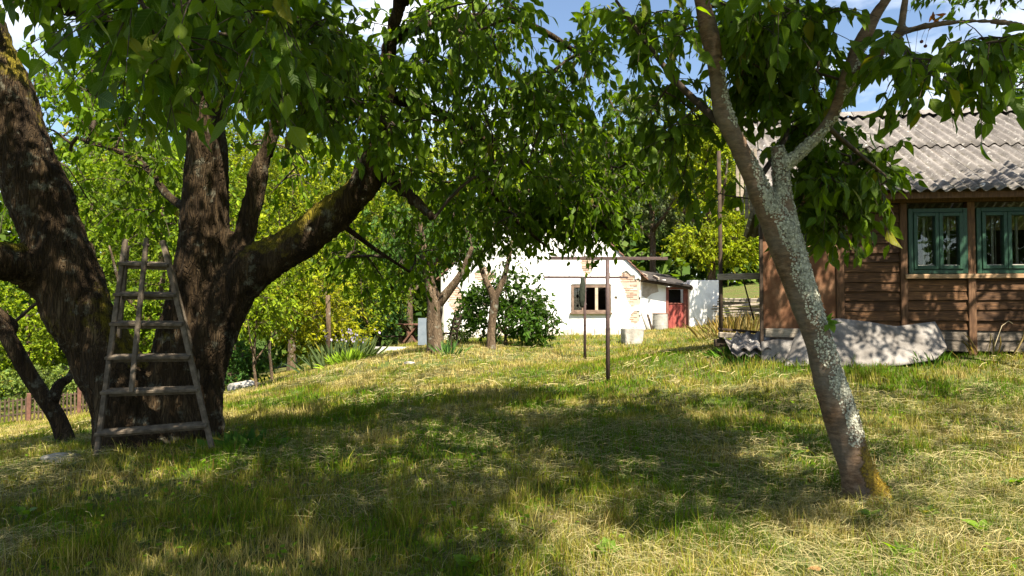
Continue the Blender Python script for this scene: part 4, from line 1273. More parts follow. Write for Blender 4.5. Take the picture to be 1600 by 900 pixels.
st = W(987, 527, 20.6)
bm = bmesh.new(); box_into(bm, -.29, .29, -.25, .25, -.15, .42, .03, .03)
bmesh.ops.subdivide_edges(bm, edges=bm.edges[:], cuts=3, use_grid_fill=True)
for v in bm.verts: v.co += Vector([mnoise.noise(v.co * 5 + Vector((k * 9, 0, 0))) * .03 for k in range(3)])
o = mobj('stone_block', bm_mesh(bm, 'stone_block'), MAT['stone']); o.location = (st[0], 20.6, g1(st[0], 20.6)); o.rotation_euler = (0, 0, .12)
tag(o, 'rough grey stone block on the grass before the house corner', 'stone block')

# ------------------------------------------------------------------ lean-to shed with the red door
sh = thing('lean_to_shed', 'low white shed with a half-open red door and dark overhanging roof', 'shed', W(1045, 515, 28))
bpy.context.view_layer.update()
SHM = sh.matrix_world.copy()
def lp(px, py, yo=0.0): return on_plane(SHM, px, py, yo)
a0 = lp(985, 500)[0]; d0 = lp(1041, 500)[0]; d1 = lp(1075, 500)[0]; e1 = lp(1123, 500)[0]
zb_ = lp(1045, 530)[1]; zt = lp(1050, 442)[1]
box('wall', a0, d0, .0, .25, zb_, lp(1020, 437)[1], MAT['plaster'], sh, .01)
V = []; pts = [(d1, zb_), (e1, zb_), (e1, lp(1122, 440)[1]), (d1, lp(1075, 440)[1])]
box('wall', d1, e1, -.25, .2, zb_, zt + .1, MAT['plaster'], sh, .01)
box('wall', d0, d1, .0, .25, lp(1055, 446)[1], zt, MAT['plaster'], sh, .0)
box('wall', e1 - .25, e1, .2, 4, zb_, zt, MAT['plaster'], sh, 0); box('wall', a0, e1, 4, 4.2, zb_, zt, MAT['plaster'], sh, 0)
# bare patch high on the wall
bm = bmesh.new()
pc = [lp(*p) for p in ((1004, 441), (1026, 441), (1029, 456), (1018, 459), (1010, 466), (1003, 462))]
fr = [[bm.verts.new((a, y, b_)) for a, b_ in pc] for y in (-.012, .0)]
bm.faces.new(fr[0])
for k in range(6): bm.faces.new((fr[0][k], fr[0][(k + 1) % 6], fr[1][(k + 1) % 6], fr[1][k]))
mobj('bare_patch', bm_mesh(bm, 'bare_patch'), MAT['mortar'], sh)
# door frame, lower leaf closed, dark upper opening
zh = lp(1055, 452)[1]; zmid = lp(1055, 475)[1]
box('door_frame', d0, d0 + .10, -.04, .1, zb_, zh, MAT['red_frame'], sh, .006); box('door_frame', d1 - .17, d1, -.04, .1, zb_, zh, MAT['red_frame'], sh, .006)
box('door_frame', d0, d1, -.05, .11, zh, zh + .09, MAT['red_frame'], sh, .006)
dr = bpy.data.objects.new('door', None); dr.empty_display_size = .1; put(dr, sh)
box('door_leaf', d0 + .104, d1 - .174, .0, .045, zb_, zmid, MAT['red_door'], dr, .006)
for k in range(4):
    u = d0 + .104 + k * (d1 - .174 - d0 - .104) / 4
    box('door_board', u + .006, u + (d1 - .174 - d0 - .104) / 4 - .006, -.014, -.001, zb_, zmid - .04, MAT['red_door'], dr, .003)
box('door_rail', d0 + .104, d1 - .174, -.03, .044, zmid + .001, zmid + .05, MAT['red_frame'], dr, .004)
box('doorway', d0 + .1, d1 - .17, .5, .52, zb_, zh, MAT['black_in'], sh, 0)
rl, rr = lp(996, 433, -.3), lp(1082, 447, -.3)
bar('roof', (rl[0], 1.8, rl[1] + .3), (rr[0], 1.8, rr[1] + .3), 4.6, .07, MAT['tar'], sh, up=(0, -.14, 1))
bar('eave_beam', (rl[0], -.30, rl[1] - .09), (rr[0], -.30, rr[1] - .09), .12, .14, MAT['dark_wood'], sh)
for p in ((1008, 436), (1026, 440)):
    u = lp(p[0], p[1], -.2); bar('rafter', (u[0], -.62, u[1] + .1), (u[0], .4, u[1] + .25), .07, .09, MAT['grey_wood'], sh)

bp_ = W(1031, 515, 27.2); bz = g1(bp_[0], 27.2)
brl = thing('barrel', 'rusty-rimmed grey metal barrel standing beside the red shed door', 'barrel', (bp_[0], 27.2, bz))
bm = bmesh.new(); prof = [(.0, -.05), (.29, -.05), (.295, .1), (.30, .22), (.308, .235), (.30, .25), (.30, .45), (.308, .465), (.30, .48), (.30, .69), (.27, .69), (.27, .5), (0, .5)]
rings = []
for (r_, z_) in prof:
    rings.append([bm.verts.new((max(r_, .001) * math.cos(a), max(r_, .001) * math.sin(a), z_)) for a in np.linspace(0, 2 * math.pi, 28, endpoint=False)])
for a, b_ in zip(rings, rings[1:]):
    for i in range(28): bm.faces.new((a[i], a[(i + 1) % 28], b_[(i + 1) % 28], b_[i]))
mobj('drum', bm_mesh(bm, 'drum', False), MAT['galv'], brl)
tb = Tubes(); an = np.linspace(0, 2 * math.pi, 30); tb.add(np.stack([.30 * np.cos(an), .30 * np.sin(an), np.full(30, .70)], 1), [.018] * 30, 6, False); mobj('rim', tb.mesh('rim'), MAT['rim_rust'], brl)
for k, (a, b_, c, d, r_) in enumerate(((1000, 478, 1013, 503, .085), (1012, 492, 1019, 512, .05))):
    q0_, q1_ = W(a, b_, 27.6), W(c, d, 27.0); q1_[2] = g1(q1_[0], q1_[1]) + .05
    L_ = q0_ - q1_
    tb = Tubes(); tb.add([np.zeros(3), L_ * .5, L_], [r_] * 3, 10); o = mobj('pipe', tb.mesh('pipe'), MAT['concrete'] if k == 0 else MAT['dark_wood']); o.location = q1_
    tag(o, ('thick pale pipe leaning in the corner between house and shed', 'thin dark log leaning beside the barrel')[k], ('pipe', 'log')[k])
# firewood and planks heap right of the shed
wp = W(1165, 462, 27); pile = thing('plank_heap', 'heap of old grey planks on the bank seen through the porch', 'plank heap', (wp[0], 27, g1(wp[0], 27)))
for k in range(16):
    z = .12 + .10 * (k // 2); x = random.uniform(-.2, .2)
    bar('plank', (-1.1 + x, random.uniform(-.3, .3), z), (1.2 + x, random.uniform(-.3, .3), z + random.uniform(-.05, .12)), .22, .06, MAT['grey_wood'], pile, bevel=.006)

# ------------------------------------------------------------------ clothes-line posts
def clothes_post(px, py, D, top, xa, xb_, label, bars):
    b = W(px, py, D); zg = g1(b[0], b[1])
    t = thing('clothes_post', label, 'clothes post', (b[0], b[1], zg), 0, 'iron T-shaped clothes-line posts')
    ht = W(px, top, D)[2] - zg
    tb = Tubes(); tb.add([(0, 0, -.2), (0, 0, ht * .5), (0, 0, ht - .025)], [.034, .033, .032], 10); mobj('pole', tb.mesh('pole'), MAT['iron'], t)
    l, r = (xa - px) / F * D, (xb_ - px) / F * D
    bar('crossbar', (l, 0, ht), (r, .03, ht - .005), .05, .05, MAT['iron'], t)
    for f in (.06, .3, .55, .78, .95):
        x = l + (r - l) * f
        tb = Tubes(); tb.add([(x, 0, ht + .02), (x, 0, ht + .075), (x + .02, 0, ht + .09)], [.008] * 3, 6); mobj('hook', tb.mesh('hook'), MAT['iron'], t)
    return t, ht
cp1, h1 = clothes_post(950, 602, 10.7, 403, 858, 1045, 'nearer and taller-looking iron T-shaped clothes post on the lawn', 5)
cp2, h2 = clothes_post(914, 568, 15.8, 433, 850, 982, 'farther iron T-shaped clothes post with a dark bag hanging on it', 5)
# thin line between the posts is slack and gone; the peg bag hangs on the far post
bm = bmesh.new(); n = 10; rings = []
for k, (w_, d_, z_) in enumerate(((.03, .03, 0), (.07, .06, -.05), (.10, .08, -.2), (.13, .09, -.45), (.12, .08, -.75), (.08, .06, -.92), (.03, .02, -.98))):
    rings.append([bm.verts.new((w_ * math.cos(a) * (1 + .25 * math.sin(3 * a + k)), d_ * math.sin(a), z_)) for a in np.linspace(0, 2 * math.pi, n, endpoint=False)])
for a, b_ in zip(rings, rings[1:]):
    for i in range(n): bm.faces.new((a[i], a[(i + 1) % n], b_[(i + 1) % n], b_[i]))
bm.faces.new(rings[-1]); bm.faces.new(rings[0][::-1])
o = mobj('peg_bag', bm_mesh(bm, 'peg_bag', True), MAT['cloth_dark']); o.location = cp2.location + Vector((-.07, -.13, h2 + .0)); o.scale = (.55, .6, .72)
tag(o, 'dark limp cloth bag hanging from the farther clothes post', 'bag')

# ------------------------------------------------------------------ stepladder in front of the old cherry
lg = W(240, 706, 6.2)
ld = thing('stepladder', 'weathered wooden orchard stepladder with six steps against the old cherry', 'ladder', (lg[0], lg[1], g1(lg[0], lg[1])))
LO = np.array(ld.location)
def lw(px, py, D): return Vector(W(px, py, D) - LO)
def ladder_side(a, b_, ext=None):
    bar('rail', a, b_, .044, .032, MAT['ladder_wood'], ld, up=(0, -1, 0), bevel=.004)
Lb, Lt = lw(150, 719, 6.02), lw(196, 374, 6.42)
Rb, Rt = lw(331, 700, 6.12), lw(254, 376, 6.42)
ladder_side(Lb, Lt); ladder_side(Rb, Rt)
Lb2, Lt2 = lw(171, 690, 6.85), lw(199, 384, 6.50); Rb2, Rt2 = lw(337, 690, 6.85), lw(258, 384, 6.50)
bar('rear_leg', Lb2, Lt2, .040, .028, MAT['ladder_wood'], ld, up=(0, -1, 0)); bar('rear_leg', Rb2, Rt2, .040, .028, MAT['ladder_wood'], ld, up=(0, -1, 0))
def at_y(a, b_, py):
    ya, yb = pix(np.array(a) + LO)[1][0], pix(np.array(b_) + LO)[1][0]
    f = (py - ya) / (yb - ya)
    return a + (b_ - a) * f
for (yl, yr) in ((413, 415), (463, 463), (510, 509), (563, 560), (616, 610), (678, 664)):
    a, b_ = at_y(Lb, Lt, yl), at_y(Rb, Rt, yr)
    d = (b_ - a).normalized() * .05
    off = Vector((0, -.012, 0))
    bar('step', a - d * .35 + off, b_ + d * .35 + off, .10, .026, MAT['ladder_wood'], ld, up=(0, -.25, 1), bevel=.003)
    bar('cleat', a + d * .4 + Vector((0, .03, -.034)), b_ - d * .4 + Vector((0, .03, -.034)), .022, .034, MAT['ladder_wood'], ld, up=(0, -.25, 1), bevel=.002)
pt, pb_ = lw(229, 372, 6.33), lw(205, 613, 6.0)
bar('prop_pole', pb_, pt, .040, .030, MAT['ladder_wood'], ld, up=(0, -1, 0))
tb = Tubes(); c = lw(228, 383, 6.31); tb.add([c + Vector((-.03, 0, 0)), c + Vector((.03, 0, 0))], [.012, .012], 8); mobj('bolt', tb.mesh('bolt'), MAT['iron'], ld)

# ------------------------------------------------------------------ trees in the middle distance
def pb(px, py, D):
    b = W(px, py, D); return np.array((b[0], b[1], g1(b[0], b[1])))
rng = np.random.default_rng(31)
GREEN, YEL, DEEP = (.055, .115, .018), (.125, .19, .020), (.032, .075, .016)
tree('plum_tree', 'short fruit tree with thick brown trunk forking low, left of the white house', pb(680, 549, 16), 3.6,
     [('w', -.3, 0, 2.9, 1.3, 1.2, .9, .5), ('w', .5, .2, 2.6, .8, .9, .6, .25), ('w', -.9, .3, 2.2, .7, .8, .5, .25)], GREEN, 110, rng, leaf=.11, per=12, twigs=4, tl=(.25, .55), droop=.7,
     rows=[[(681, 556, 16, 34), (680, 535, 16, 27), (678, 505, 16, 24), (680, 475, 16, 25), (672, 445, 16, 17), (664, 400, 16, 11), (655, 340, 16, 6)],
           [(682, 478, 16, 18), (703, 452, 15.9, 14), (722, 425, 15.8, 11), (738, 385, 15.7, 6)]])
tree('young_fruit_tree', 'thin-stemmed fruit tree with a V fork and pale twigs before the dark shrub', pb(767, 544, 17), 3.6,
     [('w', -.1, 0, 3.1, 1.2, 1.0, .8, .6), ('w', .5, .1, 2.5, .7, .7, .4, .2), ('w', -.7, .1, 2.4, .5, .6, .4, .2)], (.085, .125, .035), 70, rng, leaf=.09, per=8, twigs=4, tl=(.25, .55), droop=.5, twig='twig_pale',
     rows=[[(768, 550, 17, 18), (767, 530, 17, 14), (769, 500, 17, 13), (772, 468, 17, 14), (760, 440, 17, 9), (748, 405, 17, 7), (740, 350, 17, 4)],
           [(772, 470, 17, 11), (785, 440, 17, 9), (795, 405, 17, 7), (802, 360, 17, 4)]])
tree('rhododendron_shrub', 'large dark glossy evergreen shrub against the white house wall', pb(790, 540, 19), 2.2,
     [('w', -.1, 0, 1.15, 1.25, .9, .95, .6), ('w', -.9, 0, 1.0, .5, .7, .6, .15), ('w', .6, -.2, .6, .8, .7, .55, .25)], (.050, .105, .014), 150, rng, leaf=.13, per=12, twigs=4, tl=(.2, .45), droop=.1, r=.05, forks=5, fork_at=.15, cat='shrub', mat='leaf')
tree('box_bush', 'pale green flowering bush at the foot of the house left of the fruit trees', pb(716, 540, 20.5), .9, [('w', 0, 0, .42, .8, .5, .4, 1)], (.10, .14, .045), 34, rng, leaf=.09, per=12, tl=(.15, .3), droop=.0, r=.02, fork_at=.1, cat='bush')
tree('maple_tree', 'bright yellow-green leafy tree between the shed and the hut porch', pb(1112, 482, 31.5), 10.4,
     [('w', .1, 0, 6.6, 2.6, 1.8, 2.3, .36), ('w', 1.0, -.8, 3.3, 2.1, 1.3, 1.35, .30), ('w', -.7, -1.6, 2.9, 1.7, 1.0, .8, .14), ('w', .4, 0, 8.6, 1.7, 1.5, 1.3, .2)], (.20, .25, .008), 430, rng, leaf=.16, per=13, twigs=5, tl=(.35, .8), droop=.35, r=.2, yellow=.05)
tree('silver_birch', 'tall pale greyish birch rising behind the white house roof', pb(1020, 480, 36), 13.5,
     [('w', 0, 0, 7.5, 2.2, 2.0, 3.6, .6), ('w', -.5, 0, 11, 1.5, 1.3, 1.6, .25), ('w', 1.2, 0, 5.5, 1.5, 1.2, 1.6, .15)], (.115, .15, .065), 150, rng, leaf=.20, per=14, twigs=5, tl=(.5, 1.1), droop=.9, r=.18, twig='twig_pale')
tree('ash_tree', 'tall green tree behind the hut roof at the right edge', pb(1610, 470, 22), 8.5,
     [('w', .3, 0, 6.8, 1.6, 1.5, 1.7, .7), ('w', 1.4, 0, 5.0, 1.4, 1.3, 1.4, .3)], (.09, .165, .025), 150, rng, leaf=.14, per=13, twigs=4, tl=(.35, .7), r=.16)
tree('hazel_bush', 'yellowish bush tops just over the hut ridge behind the leaning cherry', pb(1230, 470, 25), 7.4,
     [('w', -.2, 0, 5.8, 1.7, 1.2, 1.6, .7), ('w', 2.2, 0, 5.7, 2.0, 1.2, 1.1, .3)], (.15, .19, .02), 150, rng, leaf=.15, per=12, twigs=4, tl=(.35, .7), r=.13, cat='tree')

tree('pear_tree', 'leafy tree top reaching in at the upper right corner above the hut eave', (7.7, 7.7, g1(7.7, 7.7)), 6.6,
     [('w', -1.2, 0, 5.1, 1.9, 1.1, .5, .72), ('w', .8, .3, 5.2, 1.4, 1.2, .9, .28)], (.07, .13, .008), 190, rng, leaf=.11, per=9, twigs=4, tl=(.25, .5), droop=.7, r=.13)
# left background: orchard trees and hedge, each one its own
bg = [  # name, label, (px,py,D), height, crown blobs, colour, n, leaf
 ('apple_tree', 'small tree with bare trunk on the slope right of the stepladder', (400, 608, 15), 3.0, [('w', .2, .3, 2.0, .75, .8, .7, .6), ('w', -.6, .2, 1.7, .6, .6, .5, .4)], (.15, .215, .008), 80, .10),
 ('forked_tree', 'small fork-trunked tree among the shrubs behind the bare-trunked one', (425, 590, 19), 4.4, [('w', .2, 0, 2.9, 1.2, 1.0, 1.0, .7), ('w', -.6, 0, 2.2, .8, .8, .7, .3)], (.18, .235, .008), 100, .12),
 ('forsythia_shrub', 'brightest yellow-green shrub in the middle of the hedge', (500, 578, 21), 3.2, [('w', 0, 0, 1.8, 1.5, 1.0, 1.3, .7), ('w', .8, 0, .9, 1.0, .8, .7, .3)], (.24, .255, .008), 120, .11),
 ('lilac_shrub', 'mid-green tall shrub behind the lavender and the grey post', (572, 560, 24), 4.2, [('w', 0, 0, 2.5, 1.5, 1.1, 1.4, .6), ('w', .7, 0, 3.4, 1.2, 1.0, .9, .4)], (.14, .21, .009), 130, .12),
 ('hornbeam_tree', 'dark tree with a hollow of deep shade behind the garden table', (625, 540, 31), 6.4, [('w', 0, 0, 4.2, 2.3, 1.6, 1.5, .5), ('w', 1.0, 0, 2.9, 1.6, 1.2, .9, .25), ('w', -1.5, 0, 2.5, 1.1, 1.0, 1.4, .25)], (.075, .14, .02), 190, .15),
 ('walnut_tree', 'broad light green tree filling the gap between the cherry stems', (250, 600, 22), 10.0, [('w', 0, 0, 6.6, 2.8, 1.8, 2.3, .5), ('w', -.5, 0, 3.0, 2.0, 1.4, 1.2, .3), ('w', 1.5, 0, 3.2, 1.5, 1.2, 1.3, .2)], (.13, .20, .008), 340, .14),
 ('willow_tree', 'yellow-green tree seen under the long right limb of the old cherry', (455, 580, 27), 11.0, [('w', 0, 0, 7.2, 2.7, 1.8, 2.8, .5), ('w', 1.5, 0, 4.2, 2.0, 1.4, 1.6, .3), ('w', -1.6, 0, 4.0, 1.8, 1.4, 1.5, .2)], (.20, .25, .008), 230, .16),
 ('linden_tree', 'tall fresh green tree above the plum tree and left of the white house', (640, 545, 30), 10.5, [('w', 0, 0, 7.0, 2.6, 1.8, 2.2, .5), ('w', 1.8, 0, 5.6, 1.6, 1.4, 1.5, .3), ('w', -1.5, 0, 5.0, 1.8, 1.4, 1.6, .2)], (.19, .245, .009), 230, .17),
 ('beech_tree', 'light green tree just beyond the picket fence at the left edge', (40, 640, 31), 8.6, [('w', 0, 0, 5.0, 3.0, 1.8, 2.2, .5), ('w', -1.5, 0, 2.6, 2.2, 1.4, 1.5, .25), ('w', 2.0, 0, 3.4, 1.8, 1.4, 1.8, .25)], (.17, .235, .01), 260, .16),
 ('elder_bush', 'low pale bush showing its leaves right behind the picket fence', (60, 640, 28.5), 2.6, [('w', -.6, 0, 1.3, 1.7, .8, .9, .6), ('w', 1.6, 0, 1.2, 1.2, .8, .8, .4)], (.12, .17, .035), 110, .13),
 ('alder_tree', 'taller green tree behind the left stem of the old cherry', (140, 630, 38), 17.0, [('w', 0, 0, 11.0, 4.4, 2.0, 3.8, .6), ('w', 2.5, 0, 6.5, 3.2, 1.8, 2.8, .4)], (.115, .18, .010), 430, .20),
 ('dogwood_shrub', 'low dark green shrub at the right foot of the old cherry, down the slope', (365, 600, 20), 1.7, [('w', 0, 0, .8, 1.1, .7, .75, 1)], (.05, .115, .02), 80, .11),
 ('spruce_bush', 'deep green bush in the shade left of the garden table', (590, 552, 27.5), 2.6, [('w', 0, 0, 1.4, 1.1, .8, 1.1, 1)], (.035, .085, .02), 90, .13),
 ('oak_tree', 'rounded green tree high between the middle and right cherry stems', (360, 590, 33), 14.5, [('w', 0, 0, 9.6, 3.4, 1.8, 3.3, .6), ('w', -2.0, 0, 5.4, 2.0, 1.5, 1.9, .4)], (.165, .225, .009), 330, .18),
 ('larch_tree', 'tall bright green tree right behind the white house gable', (870, 500, 40), 14.0, [('w', 0, 0, 8.6, 3.2, 2.0, 3.6, .6), ('w', 0, 0, 5.5, 3.5, 2.0, 1.5, .4)], (.14, .20, .012), 280, .20),
 ('poplar_tree', 'yellow-green tree crown above the left side of the house roof', (735, 500, 37), 14.0, [('w', 0, 0, 9.0, 2.8, 2.0, 3.2, .6), ('w', -.4, 0, 6.0, 2.6, 1.8, 2.0, .4)], (.20, .25, .007), 300, .19),
]
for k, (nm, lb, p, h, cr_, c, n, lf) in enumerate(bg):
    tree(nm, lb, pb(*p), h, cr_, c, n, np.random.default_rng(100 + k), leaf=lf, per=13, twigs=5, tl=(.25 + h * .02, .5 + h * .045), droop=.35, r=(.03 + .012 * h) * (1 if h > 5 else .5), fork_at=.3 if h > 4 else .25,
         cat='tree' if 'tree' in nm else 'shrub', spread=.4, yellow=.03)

# leaning small tree by the left edge, in front of the fence
tree('leaning_plum_tree', 'crooked dark thin tree leaning left in front of the picket fence', pb(105, 697, 7.8), 2.6,
     [('w', -1.6, 0, 2.2, .7, .6, .6, .6), ('w', -.2, .1, 1.75, .35, .35, .25, .4)], GREEN, 26, rng, leaf=.09, per=8, twigs=3, tl=(.2, .4), bark='bark_old',
     rows=[[(106, 704, 7.8, 32), (100, 680, 7.8, 27), (88, 650, 7.8, 25), (68, 620, 7.75, 24), (45, 585, 7.7, 24), (20, 540, 7.6, 24), (5, 515, 7.6, 22), (-25, 480, 7.5, 18), (-60, 420, 7.4, 10)],
           [(82, 628, 7.78, 18), (92, 602, 7.9, 16), (108, 590, 8.0, 12), (122, 560, 8.1, 8)],
           [(12, 528, 7.6, 14), (22, 508, 7.7, 12), (4, 490, 7.7, 10), (-15, 470, 7.7, 6)]])
# trees behind the photographer, mirrored in the hut windows
for k, (x, y, h) in enumerate(((12.0, -2.0, 6.5), (17.5, -6.5, 8.0))):
    tree('garden_tree', ('leafy garden tree out of view to the right, mirrored in the hut windows', 'taller leafy garden tree out of view far to the right')[k], (x, y, g1(x, y)), h,
         [('w', 0, 0, h * .5, 2.3, 2.2, h * .36, 1)], GREEN, 170, np.random.default_rng(400 + k), leaf=.2, per=12, twigs=4, tl=(.4, .8), r=.15)

# far wood: closes the view behind everything, one mass
rng = np.random.default_rng(77)
n = 56000
ang = rng.uniform(-.78, .78, n); dist = rng.uniform(46, 66, n)
X = np.sin(ang) * dist; Y = np.cos(ang) * dist
top = 10.5 + 3.2 * (vnoise(ang * 10, ang * 0, 1.0, 5) - .5) * 2 + 1.5 * (vnoise(ang * 34, ang * 0, 1.0, 6) - .5)
top = np.where(ang > .30, top * .75, top) + np.where(ang < -.2, 4.5, 0)
Zf = gz(X, Y, False) + rng.random(n) ** .8 * top
C = leaf_colours(n, (.075, .125, .022), rng, .4) * (.6 + .8 * vnoise(X, Zf, .25, 8)[:, None])
me = leaves_mesh('far_wood', np.stack([X, Y, Zf], 1), rng.normal(size=(n, 3)) + np.array((0, 0, -.3)), rng.normal(size=(n, 3)) + np.array((0, -.8, .5)), rng.uniform(.45, .95, n), C, False, wide=1.7)
tag(mobj('far_wood', me, MAT['leaf_far']), 'distant wooded hillside behind the house and orchard', 'wood', kind='stuff')

# ------------------------------------------------------------------ picket fence down the slope
fa_, fb_ = W(-75, 668, 23.6), W(185, 643, 26.8)
fc = thing('picket_fence', 'brown wooden picket fence at the bottom of the slope at left', 'fence', ((fa_[0] + fb_[0]) / 2, (fa_[1] + fb_[1]) / 2, g1((fa_[0] + fb_[0]) / 2, (fa_[1] + fb_[1]) / 2)))
FO = np.array(fc.location)
def fpt(f, z):
    p = fa_ * (1 - f) + fb_ * f
    return Vector((p[0] - FO[0], p[1] - FO[1], g1(p[0], p[1]) - FO[2] + z))
dirf = Vector((fb_[0] - fa_[0], fb_[1] - fa_[1], 0)); flen = dirf.length; dirf.normalize(); nf = Vector((dirf.y, -dirf.x, 0))
npk = int(flen / .125)
for k in range(npk):
    f = (k + .5) / npk; h_ = .90 + random.uniform(-.03, .03)
    bar('picket', fpt(f, .06), fpt(f, h_) + dirf * random.uniform(-.015, .015), .055, .02, MAT['fence_wood'], fc, up=nf, bevel=.003)
for z in (.26, .76):
    bar('rail', fpt(0, z) - nf * .035, fpt(1, z) - nf * .035, .07, .04, MAT['fence_wood'], fc, up=(0, 0, 1))
for px in (-55, 36, 117, 178):
    f = (px + 75) / 260
    bar('fence_post', fpt(f, -.3) + nf * .03, fpt(f, 1.04) + nf * .03, .13, .11, MAT['fence_post'], fc, up=nf, bevel=.01)
# a roof beyond the fence
hb = W(48, 560, 47)
dh = thing('distant_house', 'pale house with blue-grey roof glimpsed through leaves beyond the fence', 'house', (hb[0], hb[1], g1(hb[0], hb[1])))
z_e = W(48, 524, 47)[2] - dh.location.z; z_r = W(48, 503, 47)[2] - dh.location.z
box('wall', -3.2, 3.2, 0, 5, -.5, z_e, MAT['plaster'], dh, 0)
bm = bmesh.new()
a = [bm.verts.new(p) for p in ((-3.5, -.4, z_e - .1), (3.5, -.4, z_e - .1), (3.5, 2.5, z_r), (-3.5, 2.5, z_r), (-3.5, 5.4, z_e - .1), (3.5, 5.4, z_e - .1))]
bm.faces.new((a[0], a[1], a[2], a[3])); bm.faces.new((a[3], a[2], a[5], a[4]))
mobj('roof', bm_mesh(bm, 'roof'), MAT['blue_board'], dh)
for k in (-1.6, .2, 1.9): box('window', k - .4, k + .4, -.02, .03, z_e - 1.5, z_e - .5, MAT['glass'], dh, 0)

# ------------------------------------------------------------------ garden furniture by the house
tp = pb(642, 540, 25.5)
tbl = thing('garden_table', 'small rustic garden table on crossed legs at the end of the lawn', 'table', tp)
for k in range(5): bar('top_board', (-.5, -.36 + k * .16, .72), (.5, -.36 + k * .16, .72), .15, .045, MAT['fence_post'], tbl)
for s in (-.3, .3):
    bar('leg', (-.28, s, 0), (.26, s, .69), .10, .06, MAT['fence_post'], tbl); bar('leg', (.28, s + .065, 0), (-.26, s + .065, .69), .10, .06, MAT['fence_post'], tbl)
bar('stretcher', (0, -.3, .34), (0, .36, .34), .06, .06, MAT['fence_post'], tbl)
bq = pb(612, 541, 26)
bn = thing('garden_bench', 'low dark plank bench left of the rustic garden table', 'bench', bq)
for k in range(2): bar('seat_board', (-.6, -.1 + k * .17, .42), (.6, -.1 + k * .17, .42), .15, .04, MAT['dark_wood'], bn)
for s in (-.45, .45): bar('leg', (s, -.1, 0), (s, -.1, .40), .06, .06, MAT['dark_wood'], bn); bar('leg', (s, .1, 0), (s, .1, .40), .06, .06, MAT['dark_wood'], bn)
cq = pb(699, 540, 17.2)
chr_ = thing('garden_chair', 'dark wooden garden chair with slatted tilted back beside the plum tree trunk', 'chair', cq, -.4)
for k in range(3): bar('seat_slat', (-.24, -.2 + k * .15, .40), (.22, -.2 + k * .15, .40), .13, .03, MAT['dark_wood'], chr_)
for x in (-.22, .2):
    for y in (-.2, .14): bar('leg', (x, y, 0), (x, y, .385), .045, .045, MAT['dark_wood'], chr_)
for y in (-.2, .14): bar('back_post', (.2, y, .42), (.32, y, .86), .04, .04, MAT['dark_wood'], chr_)
for k in range(3): bar('back_slat', (.215 + .035 * k, -.23, .52 + .12 * k), (.215 + .035 * k, .17, .52 + .12 * k), .07, .02, MAT['dark_wood'], chr_, up=(1, 0, .3))
bb = pb(663, 540, 21.5)
o = box('blue_board', -.2, .2, -.02, .02, 0, .85, MAT['blue_board'], None, .004); o.location = bb; o.rotation_euler = (-.12, 0, .1); tag(o, 'pale blue-grey board standing behind the plum tree trunk', 'board')
tb = Tubes(); q = pb(512, 575, 20); tb.add([(0, 0, -.1), (.02, 0, 1.0), (-.01, 0, 2.1)], [.075, .07, .065], 9)
o = mobj('grey_post', tb.mesh('grey_post'), MAT['bark_small']); o.location = q; tag(o, 'weathered grey wooden post standing among the yellow shrubs', 'post')
q = pb(597, 549, 22); bm = bmesh.new(); box_into(bm, -.85, .85, -.5, .5, -.1, .16, .02, .02); o = mobj('paving_slab', bm_mesh(bm, 'paving_slab'), MAT['concrete']); o.location = q; tag(o, 'flat pale concrete slab at the far edge of the lawn left of the table', 'slab')
for k, (px, py, D, sx, lb) in enumerate(((98, 728, 6.0, .16, 'flat pale stone in the grass left of the stepladder foot'), (385, 600, 17.5, .45, 'flat grey stone on the slope behind the bare-trunked small tree'), (640, 572, 14.5, .12, 'small pale stone on the lawn left of the plum tree'))):
    q = pb(px, py, D); bm = bmesh.new(); bmesh.ops.create_icosphere(bm, subdivisions=3, radius=1)
    for v in bm.verts:
        v.co += v.co * .35 * mnoise.noise(v.co * 1.5 + Vector((k * 7, 0, 0))) + v.co * .1 * mnoise.noise(v.co * 5)
        v.co = Vector((v.co.x * sx, v.co.y * sx * .7, v.co.z * sx * .35))
    o = mobj('field_stone', bm_mesh(bm, 'field_stone', True), MAT['stone']); o.location = (q[0], q[1], q[2] + sx * .12); tag(o, lb, 'stone')

# low plants
def tuft_plant(name, label, base, n, h, col, spread, cat, width=1.0, flower=None, seed=0, sp=.35):
    r = np.random.default_rng(seed); t = thing(name, label, cat, base)
    P = np.stack([r.normal(0, spread, n), r.normal(0, spread * .8, n), np.zeros(n)], 1)
    P[:, 2] = gz(P[:, 0] + base[0], P[:, 1] + base[1]) - base[2]
    Dr = np.stack([P[:, 0] / max(spread, .01) * sp, P[:, 1] / max(spread, .01) * sp, np.ones(n)], 1) + r.normal(size=(n, 3)) * .2
    me = leaves_mesh('leaves', P, Dr, r.normal(size=(n, 3)) + np.array((0, -.6, .2)), r.uniform(.6, 1.1, n) * h, leaf_colours(n, col, r, .3), True, wide=width)
    mobj('leaves', me, MAT['grass'], t, 'stuff')
    if flower is not None:
        m = flower[0]
        Pf = np.stack([r.normal(0, spread, m), r.normal(0, spread * .6, m), r.uniform(h * .75, h * 1.25, m)], 1)
        me = leaves_mesh('flowers', Pf, r.normal(size=(m, 3)) * .4 + np.array((0, 0, 1)), r.normal(size=(m, 3)), r.uniform(.05, .10, m), leaf_colours(m, flower[1], r, .2), False, wide=1.6)
        mobj('flowers', me, MAT['flower'], t, 'stuff')
    return t
tuft_plant('daylily_clump', 'bright fresh green clump of strap leaves by the lawn edge', pb(545, 566, 18.2), 150, .45, (.17, .27, .02), .20, 'plant', .35, seed=1, sp=.7)
tuft_plant('lavender_clump', 'pale lilac flowering clump behind the bright strap-leaved plant', pb(534, 560, 20), 180, .8, (.10, .14, .05), .4, 'plant', .2, (60, (.36, .31, .48)), seed=2)
